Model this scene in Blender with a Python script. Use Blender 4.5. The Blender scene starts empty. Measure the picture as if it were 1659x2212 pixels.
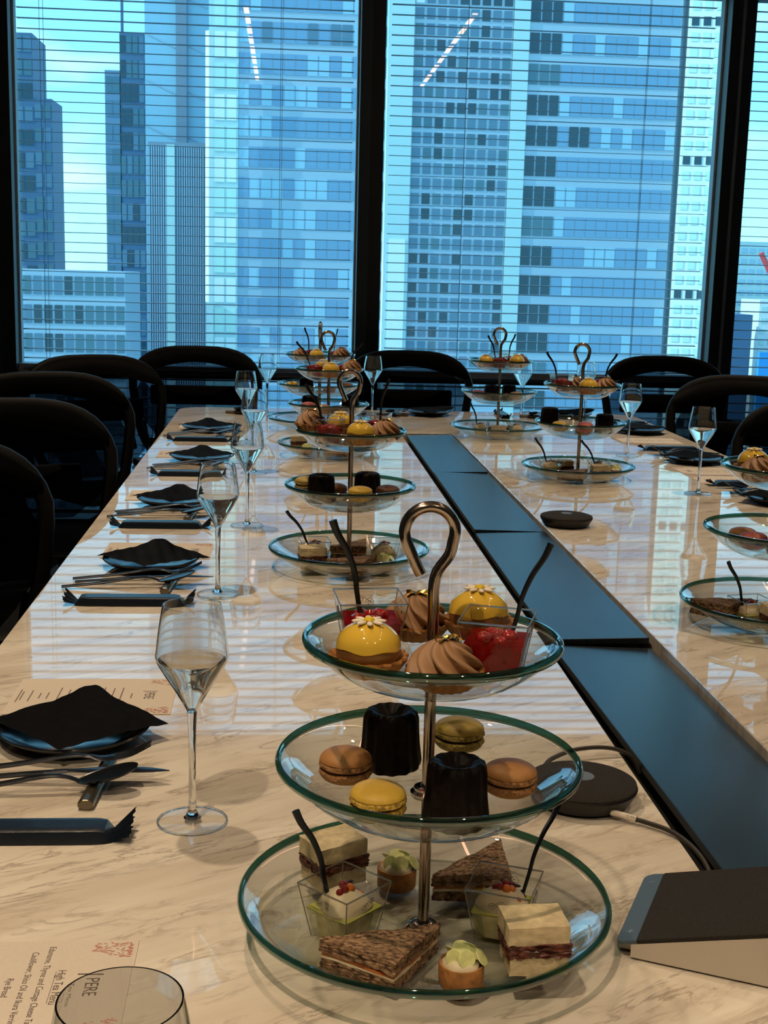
import bpy, bmesh, math, random
from mathutils import Vector, Matrix, Euler
random.seed(7)
PI = math.pi
sc = bpy.context.scene
COL = sc.collection

# ------------------------------------------------------------------ camera
cam_d = bpy.data.cameras.new('camera'); cam = bpy.data.objects.new('camera', cam_d); COL.objects.link(cam)
Rm = Matrix(((0.99695631, -0.01171206, -0.07707753), (-0.07358003, 0.18544276, -0.9798964), (0.02577007, 0.98258527, 0.18401656)))
cam.matrix_world = Matrix.Translation((0, 0, 1.30)) @ Rm.to_4x4()
cam_d.sensor_fit = 'VERTICAL'; cam_d.sensor_height = 24.0
cam_d.lens = 24.0 * 2790.0 / 2212.0
cam_d.clip_start = 0.05; cam_d.clip_end = 2000
cam_d.dof.use_dof = True; cam_d.dof.focus_distance = 1.22; cam_d.dof.aperture_fstop = cam_d.lens / 1000 / 0.0005
sc.camera = cam

# ------------------------------------------------------------------ world
w = bpy.data.worlds.new('world'); sc.world = w; w.use_nodes = True
nt = w.node_tree; nt.nodes.clear()
def N(nt, t, **k):
    n = nt.nodes.new(t)
    for a, v in k.items(): setattr(n, a, v)
    return n
tc = N(nt, 'ShaderNodeTexCoord'); sx = N(nt, 'ShaderNodeSeparateXYZ'); nt.links.new(tc.outputs['Generated'], sx.inputs[0])
ramp = N(nt, 'ShaderNodeValToRGB'); nt.links.new(sx.outputs['Z'], ramp.inputs[0])
e = ramp.color_ramp.elements
e[0].position = 0.0; e[0].color = (0.50, 0.84, 0.92, 1)
e[1].position = 1.0; e[1].color = (0.22, 0.42, 0.66, 1)
for p, c in ((0.04, (0.46, 0.82, 0.92, 1)), (0.13, (0.27, 0.62, 0.85, 1)), (0.35, (0.24, 0.50, 0.78, 1))):
    q = e.new(p); q.color = c
mp = N(nt, 'ShaderNodeMapping'); mp.inputs['Scale'].default_value = (5, 5, 14); nt.links.new(tc.outputs['Generated'], mp.inputs[0])
cn = N(nt, 'ShaderNodeTexNoise'); cn.inputs['Scale'].default_value = 1.6; cn.inputs['Detail'].default_value = 6; nt.links.new(mp.outputs[0], cn.inputs['Vector'])
cr = N(nt, 'ShaderNodeValToRGB'); nt.links.new(cn.outputs[0], cr.inputs[0]); cr.color_ramp.elements[0].position = 0.52; cr.color_ramp.elements[1].position = 0.72
cr.color_ramp.elements[1].color = (0.6, 0.6, 0.6, 1)
mx = N(nt, 'ShaderNodeMix', data_type='RGBA'); nt.links.new(cr.outputs[0], mx.inputs['Factor']); nt.links.new(ramp.outputs[0], mx.inputs[6]); mx.inputs[7].default_value = (0.8, 0.95, 1.0, 1)
bg = N(nt, 'ShaderNodeBackground'); bg.inputs['Strength'].default_value = 2.25; nt.links.new(mx.outputs[2], bg.inputs[0])
wo = N(nt, 'ShaderNodeOutputWorld'); nt.links.new(bg.outputs[0], wo.inputs[0])

# ------------------------------------------------------------------ sun and exposure
sd = bpy.data.lights.new('sun', 'SUN'); sd.energy = 4.2; sd.color = (1, 0.95, 0.82); sd.angle = 0.009
so = bpy.data.objects.new('sun', sd); COL.objects.link(so); so.location = (-30, 20, 60)
so.rotation_euler = Vector((0.86, 0.16, -0.48)).to_track_quat('-Z', 'Y').to_euler()
sc.view_settings.view_transform = 'Standard'; sc.view_settings.look = 'None'; sc.view_settings.gamma = 1.0
sc.view_settings.use_curve_mapping = False; sc.view_settings.exposure = 0.0
cy = sc.cycles
cy.max_bounces = 14; cy.diffuse_bounces = 3; cy.glossy_bounces = 5; cy.transmission_bounces = 12; cy.transparent_max_bounces = 40
cy.sample_clamp_indirect = 3.0; cy.caustics_reflective = False; cy.caustics_refractive = True; cy.blur_glossy = 0.5

WARM = (1.0, 0.76, 0.49)
LAMPS = [(-0.25, -0.85), (-0.48, 0.30), (-0.42, 1.85), (-0.42, 3.2), (-0.42, 4.6), (0.95, -0.85), (1.40, 0.30), (1.40, 1.85), (1.40, 3.2), (1.40, 4.6)]  # first lamp of each row is an added fill behind the camera
LAMP_W = [9.0, 8.5, 5.4, 5.4, 5.4, 9.0, 5.0, 5.0, 5.4, 5.4]

# ------------------------------------------------------------------ materials
MATS = {}
def mat(name, col=(0.8, 0.8, 0.8), rough=0.5, metal=0.0, spec=0.5, noise=0.0, nscale=40.0, bump=0.0, col2=None, coat=0.0, emit=None, estr=0.0, stretch=(1, 1, 1), trans=0.0, ior=1.45, sss=0.0):
    if name in MATS: return MATS[name]
    m = bpy.data.materials.new(name); m.use_nodes = True; t = m.node_tree; b = t.nodes['Principled BSDF']
    b.inputs['Base Color'].default_value = (*col, 1); b.inputs['Roughness'].default_value = rough; b.inputs['Metallic'].default_value = metal
    b.inputs['Specular IOR Level'].default_value = spec; b.inputs['Coat Weight'].default_value = coat; b.inputs['IOR'].default_value = ior
    b.inputs['Transmission Weight'].default_value = trans
    if sss: b.inputs['Subsurface Weight'].default_value = sss; b.inputs['Subsurface Radius'].default_value = (0.01, 0.005, 0.003); b.inputs['Subsurface Scale'].default_value = 0.5
    if emit: b.inputs['Emission Color'].default_value = (*emit, 1); b.inputs['Emission Strength'].default_value = estr
    if noise or bump:
        tc = N(t, 'ShaderNodeTexCoord'); mp = N(t, 'ShaderNodeMapping'); mp.inputs['Scale'].default_value = stretch; t.links.new(tc.outputs['Object'], mp.inputs[0])
        n = N(t, 'ShaderNodeTexNoise'); n.inputs['Scale'].default_value = nscale; n.inputs['Detail'].default_value = 5; t.links.new(mp.outputs[0], n.inputs['Vector'])
        if noise:
            r = N(t, 'ShaderNodeValToRGB'); t.links.new(n.outputs[0], r.inputs[0])
            c2 = col2 or tuple(c * (1 - noise) for c in col)
            r.color_ramp.elements[0].position = 0.35; r.color_ramp.elements[0].color = (*c2, 1)
            r.color_ramp.elements[1].position = 0.65; r.color_ramp.elements[1].color = (*col, 1)
            t.links.new(r.outputs[0], b.inputs['Base Color'])
        if bump:
            bp = N(t, 'ShaderNodeBump'); bp.inputs['Strength'].default_value = bump; bp.inputs['Distance'].default_value = 0.002
            t.links.new(n.outputs[0], bp.inputs['Height']); t.links.new(bp.outputs[0], b.inputs['Normal'])
    MATS[name] = m; return m

def thin(name, tint, f0=0.05, grow=0.9, power=5.0, rough=0.0, gcol=(1, 1, 1), edge=None, epow=4.0):
    """clear thin wall: transparent with a Schlick reflection"""
    m = bpy.data.materials.new(name); m.use_nodes = True; t = m.node_tree; t.nodes.clear()
    lw = N(t, 'ShaderNodeLayerWeight'); lw.inputs['Blend'].default_value = 0.5
    p = N(t, 'ShaderNodeMath', operation='POWER'); t.links.new(lw.outputs['Facing'], p.inputs[0]); p.inputs[1].default_value = power
    a = N(t, 'ShaderNodeMath', operation='MULTIPLY_ADD'); t.links.new(p.outputs[0], a.inputs[0]); a.inputs[1].default_value = grow; a.inputs[2].default_value = f0
    tr = N(t, 'ShaderNodeBsdfTransparent'); tr.inputs[0].default_value = (*tint, 1)
    if edge:   # a longer way through the wall at grazing angles absorbs more
        q = N(t, 'ShaderNodeMath', operation='POWER'); t.links.new(lw.outputs['Facing'], q.inputs[0]); q.inputs[1].default_value = epow
        mc = N(t, 'ShaderNodeMix', data_type='RGBA'); t.links.new(q.outputs[0], mc.inputs['Factor']); mc.inputs[6].default_value = (*tint, 1); mc.inputs[7].default_value = (*edge, 1); t.links.new(mc.outputs[2], tr.inputs[0])
    g = N(t, 'ShaderNodeBsdfGlossy'); g.inputs['Roughness'].default_value = rough; g.inputs['Color'].default_value = (*gcol, 1)
    mx = N(t, 'ShaderNodeMixShader'); t.links.new(a.outputs[0], mx.inputs[0]); t.links.new(tr.outputs[0], mx.inputs[1]); t.links.new(g.outputs[0], mx.inputs[2])
    o = N(t, 'ShaderNodeOutputMaterial'); t.links.new(mx.outputs[0], o.inputs[0])
    return m

def glassm(name, col, ior=1.45, rough=0.0):
    m = bpy.data.materials.new(name); m.use_nodes = True; t = m.node_tree; t.nodes.clear()
    g = N(t, 'ShaderNodeBsdfGlass'); g.inputs['Color'].default_value = (*col, 1); g.inputs['IOR'].default_value = ior; g.inputs['Roughness'].default_value = rough
    o = N(t, 'ShaderNodeOutputMaterial'); t.links.new(g.outputs[0], o.inputs[0]); return m

def marble_mat():
    m = bpy.data.materials.new('marble'); m.use_nodes = True; t = m.node_tree; b = t.nodes['Principled BSDF']; L = t.links.new
    tc = N(t, 'ShaderNodeTexCoord'); m0 = N(t, 'ShaderNodeMapping'); L(tc.outputs['Object'], m0.inputs[0]); m0.inputs['Rotation'].default_value = (0, 0, -0.50)
    mp = N(t, 'ShaderNodeMapping'); L(m0.outputs[0], mp.inputs[0]); mp.inputs['Scale'].default_value = (3.0, 13.0, 1)
    def ridge(scale, lo, hi, dist, det=7):
        n = N(t, 'ShaderNodeTexNoise'); n.inputs['Scale'].default_value = scale; n.inputs['Detail'].default_value = det; n.inputs['Distortion'].default_value = dist; n.inputs['Roughness'].default_value = 0.62
        L(mp.outputs[0], n.inputs['Vector'])
        s = N(t, 'ShaderNodeMath', operation='SUBTRACT'); L(n.outputs[0], s.inputs[0]); s.inputs[1].default_value = 0.5
        a = N(t, 'ShaderNodeMath', operation='ABSOLUTE'); L(s.outputs[0], a.inputs[0])
        r = N(t, 'ShaderNodeMapRange'); L(a.outputs[0], r.inputs[0]); r.inputs[1].default_value = lo; r.inputs[2].default_value = hi; r.inputs[3].default_value = 1; r.inputs[4].default_value = 0
        return r.outputs[0]
    v1 = ridge(1.9, 0.0, 0.030, 0.7); v2 = ridge(4.0, 0.0, 0.05, 0.6)
    def mask(scale, lo, hi):
        k = N(t, 'ShaderNodeTexNoise'); k.inputs['Scale'].default_value = scale; k.inputs['Detail'].default_value = 3; L(mp.outputs[0], k.inputs['Vector'])
        kr = N(t, 'ShaderNodeMapRange'); L(k.outputs[0], kr.inputs[0]); kr.inputs[1].default_value = lo; kr.inputs[2].default_value = hi; return kr.outputs[0]
    def mul(a, bb):
        k = N(t, 'ShaderNodeMath', operation='MULTIPLY'); L(a, k.inputs[0])
        if isinstance(bb, float): k.inputs[1].default_value = bb
        else: L(bb, k.inputs[1])
        return k.outputs[0]
    f1 = mul(v1, mask(2.1, 0.46, 0.62)); f2 = mul(mul(v2, mask(3.4, 0.48, 0.66)), 0.8)
    mxm = N(t, 'ShaderNodeMath', operation='MAXIMUM'); L(f1, mxm.inputs[0]); L(f2, mxm.inputs[1])
    br = N(t, 'ShaderNodeTexNoise'); br.inputs['Scale'].default_value = 1.1; br.inputs['Detail'].default_value = 4; br.inputs['Distortion'].default_value = 0.8; L(mp.outputs[0], br.inputs['Vector'])
    cr = N(t, 'ShaderNodeValToRGB'); L(br.outputs[0], cr.inputs[0])
    cr.color_ramp.elements[0].position = 0.3; cr.color_ramp.elements[0].color = (0.60, 0.53, 0.45, 1)
    cr.color_ramp.elements[1].position = 0.62; cr.color_ramp.elements[1].color = (0.80, 0.75, 0.67, 1)
    mx = N(t, 'ShaderNodeMix', data_type='RGBA'); L(mul(mxm.outputs[0], 0.62), mx.inputs['Factor']); L(cr.outputs[0], mx.inputs[6]); mx.inputs[7].default_value = (0.24, 0.19, 0.15, 1)
    L(mx.outputs[2], b.inputs['Base Color']); b.inputs['Roughness'].default_value = 0.022; b.inputs['Specular IOR Level'].default_value = 1.0
    return m

def jelly_mat(name, tint, body, fac):
    """clouded gel: part clear, part diffusing, with a wet surface"""
    m = bpy.data.materials.new(name); m.use_nodes = True; t = m.node_tree; t.nodes.clear(); L = t.links.new
    tc = N(t, 'ShaderNodeTexCoord'); n = N(t, 'ShaderNodeTexNoise'); n.inputs['Scale'].default_value = 90; L(tc.outputs['Object'], n.inputs['Vector'])
    mr = N(t, 'ShaderNodeMapRange'); L(n.outputs[0], mr.inputs[0]); mr.inputs[1].default_value = 0.35; mr.inputs[2].default_value = 0.65; mr.inputs[3].default_value = fac - 0.15; mr.inputs[4].default_value = fac + 0.15
    tr = N(t, 'ShaderNodeBsdfTransparent'); tr.inputs[0].default_value = (*tint, 1)
    tl = N(t, 'ShaderNodeBsdfTranslucent'); tl.inputs[0].default_value = (*body, 1); df = N(t, 'ShaderNodeBsdfDiffuse'); df.inputs[0].default_value = (*body, 1)
    a = N(t, 'ShaderNodeMixShader'); a.inputs[0].default_value = 0.5; L(tl.outputs[0], a.inputs[1]); L(df.outputs[0], a.inputs[2])
    b = N(t, 'ShaderNodeMixShader'); L(mr.outputs[0], b.inputs[0]); L(tr.outputs[0], b.inputs[1]); L(a.outputs[0], b.inputs[2])
    g = N(t, 'ShaderNodeBsdfGlossy'); g.inputs['Roughness'].default_value = 0.06
    c = N(t, 'ShaderNodeMixShader'); c.inputs[0].default_value = 0.015; L(b.outputs[0], c.inputs[1]); L(g.outputs[0], c.inputs[2])
    o = N(t, 'ShaderNodeOutputMaterial'); L(c.outputs[0], o.inputs[0]); return m

M = dict(
    marble=marble_mat(),
    flap=mat('satin_flap', (0.016, 0.026, 0.036), 0.26, spec=1.0, noise=0.2, nscale=200, stretch=(1, .05, 1)),
    black=mat('black_plastic', (0.006, 0.006, 0.007), 0.45),
    trough=mat('trough_black', (0.004, 0.004, 0.004), 0.8),
    frame=mat('window_frame', (0.012, 0.022, 0.030), 0.45),
    frame_pale=mat('frame_gasket', (0.16, 0.20, 0.24), 0.4),
    jamb=mat('pale_jamb', (0.55, 0.66, 0.68), 0.6),
    slat=mat('slat_aluminium', (0.30, 0.38, 0.45), 0.34, spec=0.4),
    cord=mat('ladder_cord', (0.35, 0.40, 0.44), 0.7),
    wall=mat('plaster', (0.32, 0.30, 0.28), 0.8, noise=0.1, nscale=30),
    ceiling=mat('ceiling_paint', (0.55, 0.54, 0.52), 0.85, noise=0.05, nscale=10),
    carpet=mat('carpet_grey', (0.03, 0.032, 0.036), 0.95, noise=0.4, nscale=150, bump=0.4),
    steel=mat('warm_steel', (0.42, 0.35, 0.29), 0.16, metal=1.0),
    chrome=mat('chrome', (0.6, 0.58, 0.55), 0.1, metal=1.0),
    gun=mat('black_metal', (0.03, 0.034, 0.042), 0.27, metal=0.85, spec=0.6),
    restm=mat('bronze_rest', (0.20, 0.17, 0.12), 0.3, metal=0.9),
    plate=mat('black_glaze', (0.008, 0.010, 0.014), 0.12, spec=0.6),
    napkin=mat('black_paper', (0.008, 0.008, 0.009), 0.85, spec=0.15, noise=0.3, nscale=90, bump=0.3),
    packet=mat('black_film', (0.008, 0.014, 0.026), 0.3, spec=0.5, bump=0.25, nscale=60),
    card=mat('menu_paper', (0.62, 0.56, 0.49), 0.75, spec=0.2, noise=0.05, nscale=400),
    ink=mat('ink', (0.06, 0.04, 0.035), 0.8), ink2=mat('small_print', (0.16, 0.12, 0.10), 0.8), petal_print=mat('pink_print', (0.62, 0.29, 0.25), 0.8, noise=0.35, nscale=300),
    mesh=thin('chair_mesh', (0.15, 0.155, 0.17), 0.10, 0.5, 2.0, 0.6, (0.006, 0.006, 0.008)),
    chair=mat('chair_black', (0.0025, 0.0025, 0.003), 0.55, spec=0.18),
    bowl=thin('bowl_glass', (0.95, 0.965, 0.952), 0.06, 0.9, 3.0, edge=(0.45, 0.58, 0.52), epow=6),
    rim=thin('green_rim_glass', (0.20, 0.40, 0.33), 0.12, 0.7, 3.0, 0.03),
    plastic=thin('clear_plastic', (0.97, 0.965, 0.95), 0.018, 0.6, 4.5),
    plastic_edge=mat('plastic_edge', (0.55, 0.52, 0.48), 0.12, trans=0.85, spec=0.6),
    wg=thin('wine_glass_wall', (0.985, 0.985, 0.98), 0.03, 0.5, 5.0),
    wgs=glassm('wine_glass_stem', (0.98, 0.99, 0.99), 1.46), liquid=glassm('clear_drink', (0.98, 0.96, 0.92), 1.12),
    pane=thin('window_glass', (0.80, 0.96, 0.99), 0.10, 0.9, 5.0),
    jelly=jelly_mat('raspberry_jelly', (0.70, 0.025, 0.026), (0.36, 0.005, 0.009), 0.5),
    berry=mat('raspberry', (0.42, 0.010, 0.017), 0.15, spec=0.6, noise=0.5, nscale=300, coat=0.4),
    tart=mat('tart_shell', (0.46, 0.20, 0.055), 0.55, noise=0.45, nscale=130, bump=0.5),
    sponge=mat('brown_glaze', (0.26, 0.12, 0.035), 0.3, noise=0.3, nscale=60),
    yellow=mat('yellow_glaze', (0.76, 0.50, 0.06), 0.07, spec=0.6, coat=0.6),
    white=mat('sugar_white', (0.85, 0.78, 0.68), 0.5), yolk=mat('sugar_yellow', (0.80, 0.58, 0.02), 0.4),
    ganache=mat('ganache', (0.03, 0.012, 0.006), 0.15), choc=mat('chocolate_cream', (0.36, 0.20, 0.10), 0.5, noise=0.12, nscale=80),
    gold=mat('gold_leaf', (0.75, 0.48, 0.13), 0.2, metal=1.0),
    canele=mat('canele_crust', (0.006, 0.003, 0.0026), 0.5, spec=0.16, noise=0.6, nscale=140, bump=0.6),
    mac_brown=mat('macaron_caramel', (0.42, 0.20, 0.065), 0.5, noise=0.1, nscale=200), mac_yellow=mat('macaron_yellow', (0.66, 0.43, 0.06), 0.5, noise=0.1, nscale=200),
    mac_olive=mat('macaron_pistachio', (0.44, 0.32, 0.07), 0.5, noise=0.1, nscale=200), mac_pink=mat('macaron_pink', (0.50, 0.12, 0.10), 0.5, noise=0.1, nscale=200),
    mac_cocoa=mat('macaron_cocoa', (0.15, 0.06, 0.035), 0.5, noise=0.1, nscale=200), macfill=mat('macaron_filling', (0.10, 0.035, 0.015), 0.4),
    rye=mat('rye_bread', (0.40, 0.25, 0.14), 0.85, noise=0.8, nscale=190, bump=1.0, col2=(0.045, 0.018, 0.010), stretch=(1, 1.6, 1)),
    bread=mat('white_bread', (0.72, 0.60, 0.38), 0.85, noise=0.25, nscale=110, bump=0.6),
    salmon=mat('salmon', (0.62, 0.20, 0.05), 0.35, noise=0.3, nscale=80), cream=mat('cream', (0.74, 0.65, 0.46), 0.45, noise=0.08, nscale=60),
    meat=mat('dark_meat', (0.20, 0.065, 0.045), 0.35, noise=0.75, nscale=90, bump=1.0),
    custard=mat('custard', (0.76, 0.71, 0.50), 0.35), oil=jelly_mat('green_oil', (0.985, 0.985, 0.91), (0.55, 0.58, 0.16), 0.17),
    roe=mat('salmon_roe', (0.62, 0.16, 0.02), 0.08, coat=0.6), roe_red=mat('red_roe', (0.20, 0.02, 0.015), 0.1, coat=0.6),
    green=mat('green_slice', (0.72, 0.76, 0.34), 0.3, noise=0.2, nscale=150),
    fabric=mat('speaker_fabric', (0.030, 0.026, 0.022), 0.95, noise=0.6, nscale=700, bump=1.0),
    silver=mat('silver_plastic', (0.62, 0.57, 0.50), 0.42, metal=0.2, noise=0.06, nscale=900),
    touch=mat('grey_touch_strip', (0.07, 0.10, 0.13), 0.4), mark=mat('touch_mark', (0.25, 0.30, 0.34), 0.4), button=mat('grey_button', (0.13, 0.15, 0.18), 0.4),
    tag=mat('white_tag', (0.72, 0.66, 0.58), 0.6),
    trimring=mat('light_trim', (0.6, 0.6, 0.6), 0.4), lamp_on=mat('lamp_lens', (0.9, 0.9, 0.9), 0.5, emit=WARM, estr=3.0),
    linear=mat('linear_lens', (0.9, 0.9, 0.9), 0.5, emit=(1.0, 0.55, 0.34), estr=7.0),
)

# ------------------------------------------------------------------ geometry helpers
def empty(name, loc=(0, 0, 0), rz=0.0):
    o = bpy.data.objects.new(name, None); COL.objects.link(o); o.location = loc; o.rotation_euler = (0, 0, rz); o.empty_display_size = 0.05; return o
def tag(o, label=None, cat=None, group=None, kind=None):
    for k, v in (('label', label), ('category', cat), ('group', group), ('kind', kind)):
        if v: o[k] = v
    return o
def thing(name, label, cat, loc=(0, 0, 0), rz=0.0, group=None): return tag(empty(name, loc, rz), label, cat, group)
def obj(name, bm, m, parent=None, smooth=True, loc=None, rot=None):
    me = bpy.data.meshes.new(name); bmesh.ops.recalc_face_normals(bm, faces=bm.faces[:]); bm.to_mesh(me); bm.free()
    if smooth:
        for p in me.polygons: p.use_smooth = True
        try: me.set_sharp_from_angle(angle=0.7)
        except Exception: pass
    me.materials.append(m); o = bpy.data.objects.new(name, me); COL.objects.link(o)
    if parent: o.parent = parent
    if loc: o.location = loc
    if rot: o.rotation_euler = rot
    return o
def inst(name, src, parent, loc=(0, 0, 0), rot=(0, 0, 0), scale=None, m=None):
    o = bpy.data.objects.new(name, src if isinstance(src, bpy.types.Mesh) else src.data); COL.objects.link(o); o.parent = parent; o.location = loc; o.rotation_euler = rot
    if scale: o.scale = scale
    return o
def copy_tree(o, parent=None):
    c = o.copy(); COL.objects.link(c); c.parent = parent
    for ch in o.children: copy_tree(ch, c)
    return c
def box(bm, c, s, rot=None):
    r = bmesh.ops.create_cube(bm, size=1.0); T = Matrix.Translation(c) @ (Euler(rot).to_matrix().to_4x4() if rot else Matrix()) @ Matrix.Diagonal((*s, 1))
    bmesh.ops.transform(bm, matrix=T, verts=r['verts']); return r['verts']
def BX(c, s, rot=None, bev=0.0, seg=2):
    bm = bmesh.new(); box(bm, c, s, rot)
    if bev: bmesh.ops.bevel(bm, geom=bm.edges[:], offset=bev, segments=seg, affect='EDGES', profile=0.6)
    return bm
def lathe(prof, n=32, mod=None, bm=None, off=(0, 0, 0)):
    bm = bm or bmesh.new(); rings = []
    for i, (r, z) in enumerate(prof):
        if r < 1e-6: rings.append([bm.verts.new((off[0], off[1], z + off[2]))]); continue
        ring = []
        for k in range(n):
            a = 2 * PI * k / n; q = r * (mod(a, z, r) if mod else 1.0)
            ring.append(bm.verts.new((off[0] + q * math.cos(a), off[1] + q * math.sin(a), z + off[2])))
        rings.append(ring)
    for A, B in zip(rings, rings[1:]):
        for k in range(n):
            a, b = A[k % len(A)], A[(k + 1) % len(A)]; c, d = B[(k + 1) % len(B)], B[k % len(B)]
            vs = []
            for v in (a, b, c, d):
                if v not in vs: vs.append(v)
            if len(vs) > 2:
                try: bm.faces.new(vs)
                except ValueError: pass
    return bm
def tube(pts, r, n=8, bm=None, closed=False, flat=None):
    """sweep; r number or list; flat=(sx, sy) gives an oval section"""
    bm = bm or bmesh.new(); P = [Vector(p) for p in pts]; m = len(P); R = r if isinstance(r, (list, tuple)) else [r] * m
    up = None; rings = []
    for i, p in enumerate(P):
        a = P[(i - 1) % m] if (closed or i) else P[0]; b = P[(i + 1) % m] if (closed or i < m - 1) else P[-1]
        t = (b - a).normalized()
        if up is None:
            ref = Vector((0, 0, 1)) if abs(t.z) < 0.9 else Vector((0, 1, 0)); up = (ref - t * ref.dot(t)).normalized()
        else: up = (up - t * up.dot(t)).normalized()
        sd = t.cross(up)
        fx, fy = flat[i] if flat and isinstance(flat[0], (tuple, list)) else (flat or (1, 1))
        rings.append([bm.verts.new(p + sd * (R[i] * fx * math.cos(2 * PI * k / n)) + up * (R[i] * fy * math.sin(2 * PI * k / n))) for k in range(n)])
    for i in range(m if closed else m - 1):
        A, B = rings[i], rings[(i + 1) % m]
        for k in range(n): bm.faces.new((A[k], A[(k + 1) % n], B[(k + 1) % n], B[k]))
    if not closed: bm.faces.new(rings[0][::-1]); bm.faces.new(rings[-1])
    return bm
def spline(pts, k=6):
    P = [Vector(p) for p in pts]; out = []
    for i in range(len(P) - 1):
        a, b, c, d = P[max(i - 1, 0)], P[i], P[i + 1], P[min(i + 2, len(P) - 1)]
        for j in range(k):
            t = j / k; out.append(0.5 * (2 * b + (c - a) * t + (2 * a - 5 * b + 4 * c - d) * t * t + (3 * b - a - 3 * c + d) * t ** 3))
    out.append(P[-1]); return out
def prism(poly, z0, z1, bm=None, bev=0.0, seg=2):
    bm = bm or bmesh.new(); lo = [bm.verts.new((x, y, z0)) for x, y in poly]; hi = [bm.verts.new((x, y, z1)) for x, y in poly]; n = len(poly)
    bm.faces.new(lo[::-1]); top = bm.faces.new(hi)
    for i in range(n): bm.faces.new((lo[i], lo[(i + 1) % n], hi[(i + 1) % n], hi[i]))
    if bev: bmesh.ops.bevel(bm, geom=list(top.edges), offset=bev, segments=seg, affect='EDGES', profile=0.6)
    return bm
def rough_up(bm, cuts, amp, seed=1):
    bmesh.ops.triangulate(bm, faces=[f for f in bm.faces if len(f.verts) > 4])
    bmesh.ops.subdivide_edges(bm, edges=bm.edges[:], cuts=cuts, use_grid_fill=True); rr = random.Random(seed)
    for v in bm.verts: v.co += Vector((rr.uniform(-amp, amp), rr.uniform(-amp, amp), rr.uniform(-amp, amp)))
    return bm
def sphere(r, n=8, c=(0, 0, 0), sq=(1, 1, 1), jit=0.0, seed=0):
    bm = bmesh.new(); bmesh.ops.create_icosphere(bm, subdivisions=n, radius=r); rr = random.Random(seed)
    for v in bm.verts:
        q = 1 + rr.uniform(-jit, jit); v.co = Vector((v.co.x * sq[0] * q + c[0], v.co.y * sq[1] * q + c[1], v.co.z * sq[2] * q + c[2]))
    return bm
def text(body, size, m, parent, loc, rz=0.0, name='lettering', align='LEFT', sxy=None, rot=None):
    cu = bpy.data.curves.new(name, 'FONT'); cu.body = body; cu.size = size; cu.extrude = 0.00006; cu.align_x = align; cu.materials.append(m)
    f = bpy.data.objects.new('type', cu); COL.objects.link(f); bpy.context.view_layer.update()
    me = bpy.data.meshes.new_from_object(f.evaluated_get(bpy.context.evaluated_depsgraph_get())); me.name = name; bpy.data.objects.remove(f)
    if not me.materials: me.materials.append(m)
    o = bpy.data.objects.new(name, me); COL.objects.link(o); o.parent = parent; o.location = loc; o.rotation_euler = rot or (0, 0, rz)
    if sxy: o.scale = (*sxy, 1)
    return o

# ------------------------------------------------------------------ room shell
GY = 6.46           # glass plane
CE = 3.00           # ceiling height
def struct(name, bm, m, parent=None, smooth=False):
    o = obj(name, bm, m, parent, smooth)
    if not parent: o['kind'] = 'structure'
    return o
struct('floor', BX((0.6, 2.0, -0.05), (7.4, 9.6, 0.1)), M['carpet'])
struct('ceiling', BX((0.6, 2.0, CE + 0.05), (7.4, 9.6, 0.1)), M['ceiling'])
struct('wall_left', BX((-3.05, 2.0, CE / 2), (0.1, 9.6, CE)), M['wall'])
struct('wall_right', BX((4.25, 2.0, CE / 2), (0.1, 9.6, CE)), M['wall'])
struct('wall_back', BX((0.6, -2.75, CE / 2), (7.2, 0.1, CE)), M['wall'])
struct('wall_window', BX((-2.2, GY + 0.05, CE / 2), (1.6, 0.2, CE)), M['wall'])
struct('wall_lintel', BX((1.4, GY + 0.05, (CE + 2.66) / 2), (5.6, 0.3, CE - 2.66)), M['frame'])
MULL = [(-1.40, -1.285), (0.333, 0.449), (2.092, 2.212), (3.95, 4.07)]
for i in range(3):
    x0, x1 = MULL[i][1], MULL[i + 1][0]; cx = (x0 + x1) / 2
    W = empty('window_%d' % (i + 1), (cx, GY, 0)); W['kind'] = 'structure'
    hw = (x1 - x0) / 2
    obj('glass', BX((0, 0.0, 1.33), (2 * hw, 0.006, 2.66)), M['pane'], W, False)
    obj('transom', BX((0, -0.05, 0.792), (2 * hw, 0.10, 0.045), bev=0.004), mat('transom_skylit', (0.42, 0.50, 0.54), 0.5), W, False)  # sky light falling on the bar is put into its paler colour
    obj('transom_drip', BX((0, -0.055, 0.762), (2 * hw, 0.10, 0.014)), M['frame'], W, False)
    obj('sill', BX((0, -0.06, 0.03), (2 * hw, 0.16, 0.06)), M['frame'], W, False)
    for s in (-1, 1):
        if i == 0 or (i == 1 and s == 1): obj('jamb', BX((s * (hw - 0.004), -0.03, 1.33), (0.012, 0.055, 2.64)), M['jamb'], W, False)
for i, (a, b) in enumerate(MULL):
    T = empty('trim_%d' % (i + 1), ((a + b) / 2, GY - 0.06, 0)); T['kind'] = 'structure'; h = b - a
    obj('mullion', BX((0, -0.02, 1.5), (h, 0.13, 3.0), bev=0.003), M['frame'], T, False)
    if i == 2: obj('gasket', BX((-0.002, -0.088, 1.49), (0.014, 0.008, 2.98)), M['frame_pale'], T, False)
    else: obj('gasket', BX((-0.03, -0.088, 1.49), (0.05, 0.006, 2.98)), mat('frame_blue', (0.02, 0.045, 0.065), 0.4), T, False)

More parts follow.
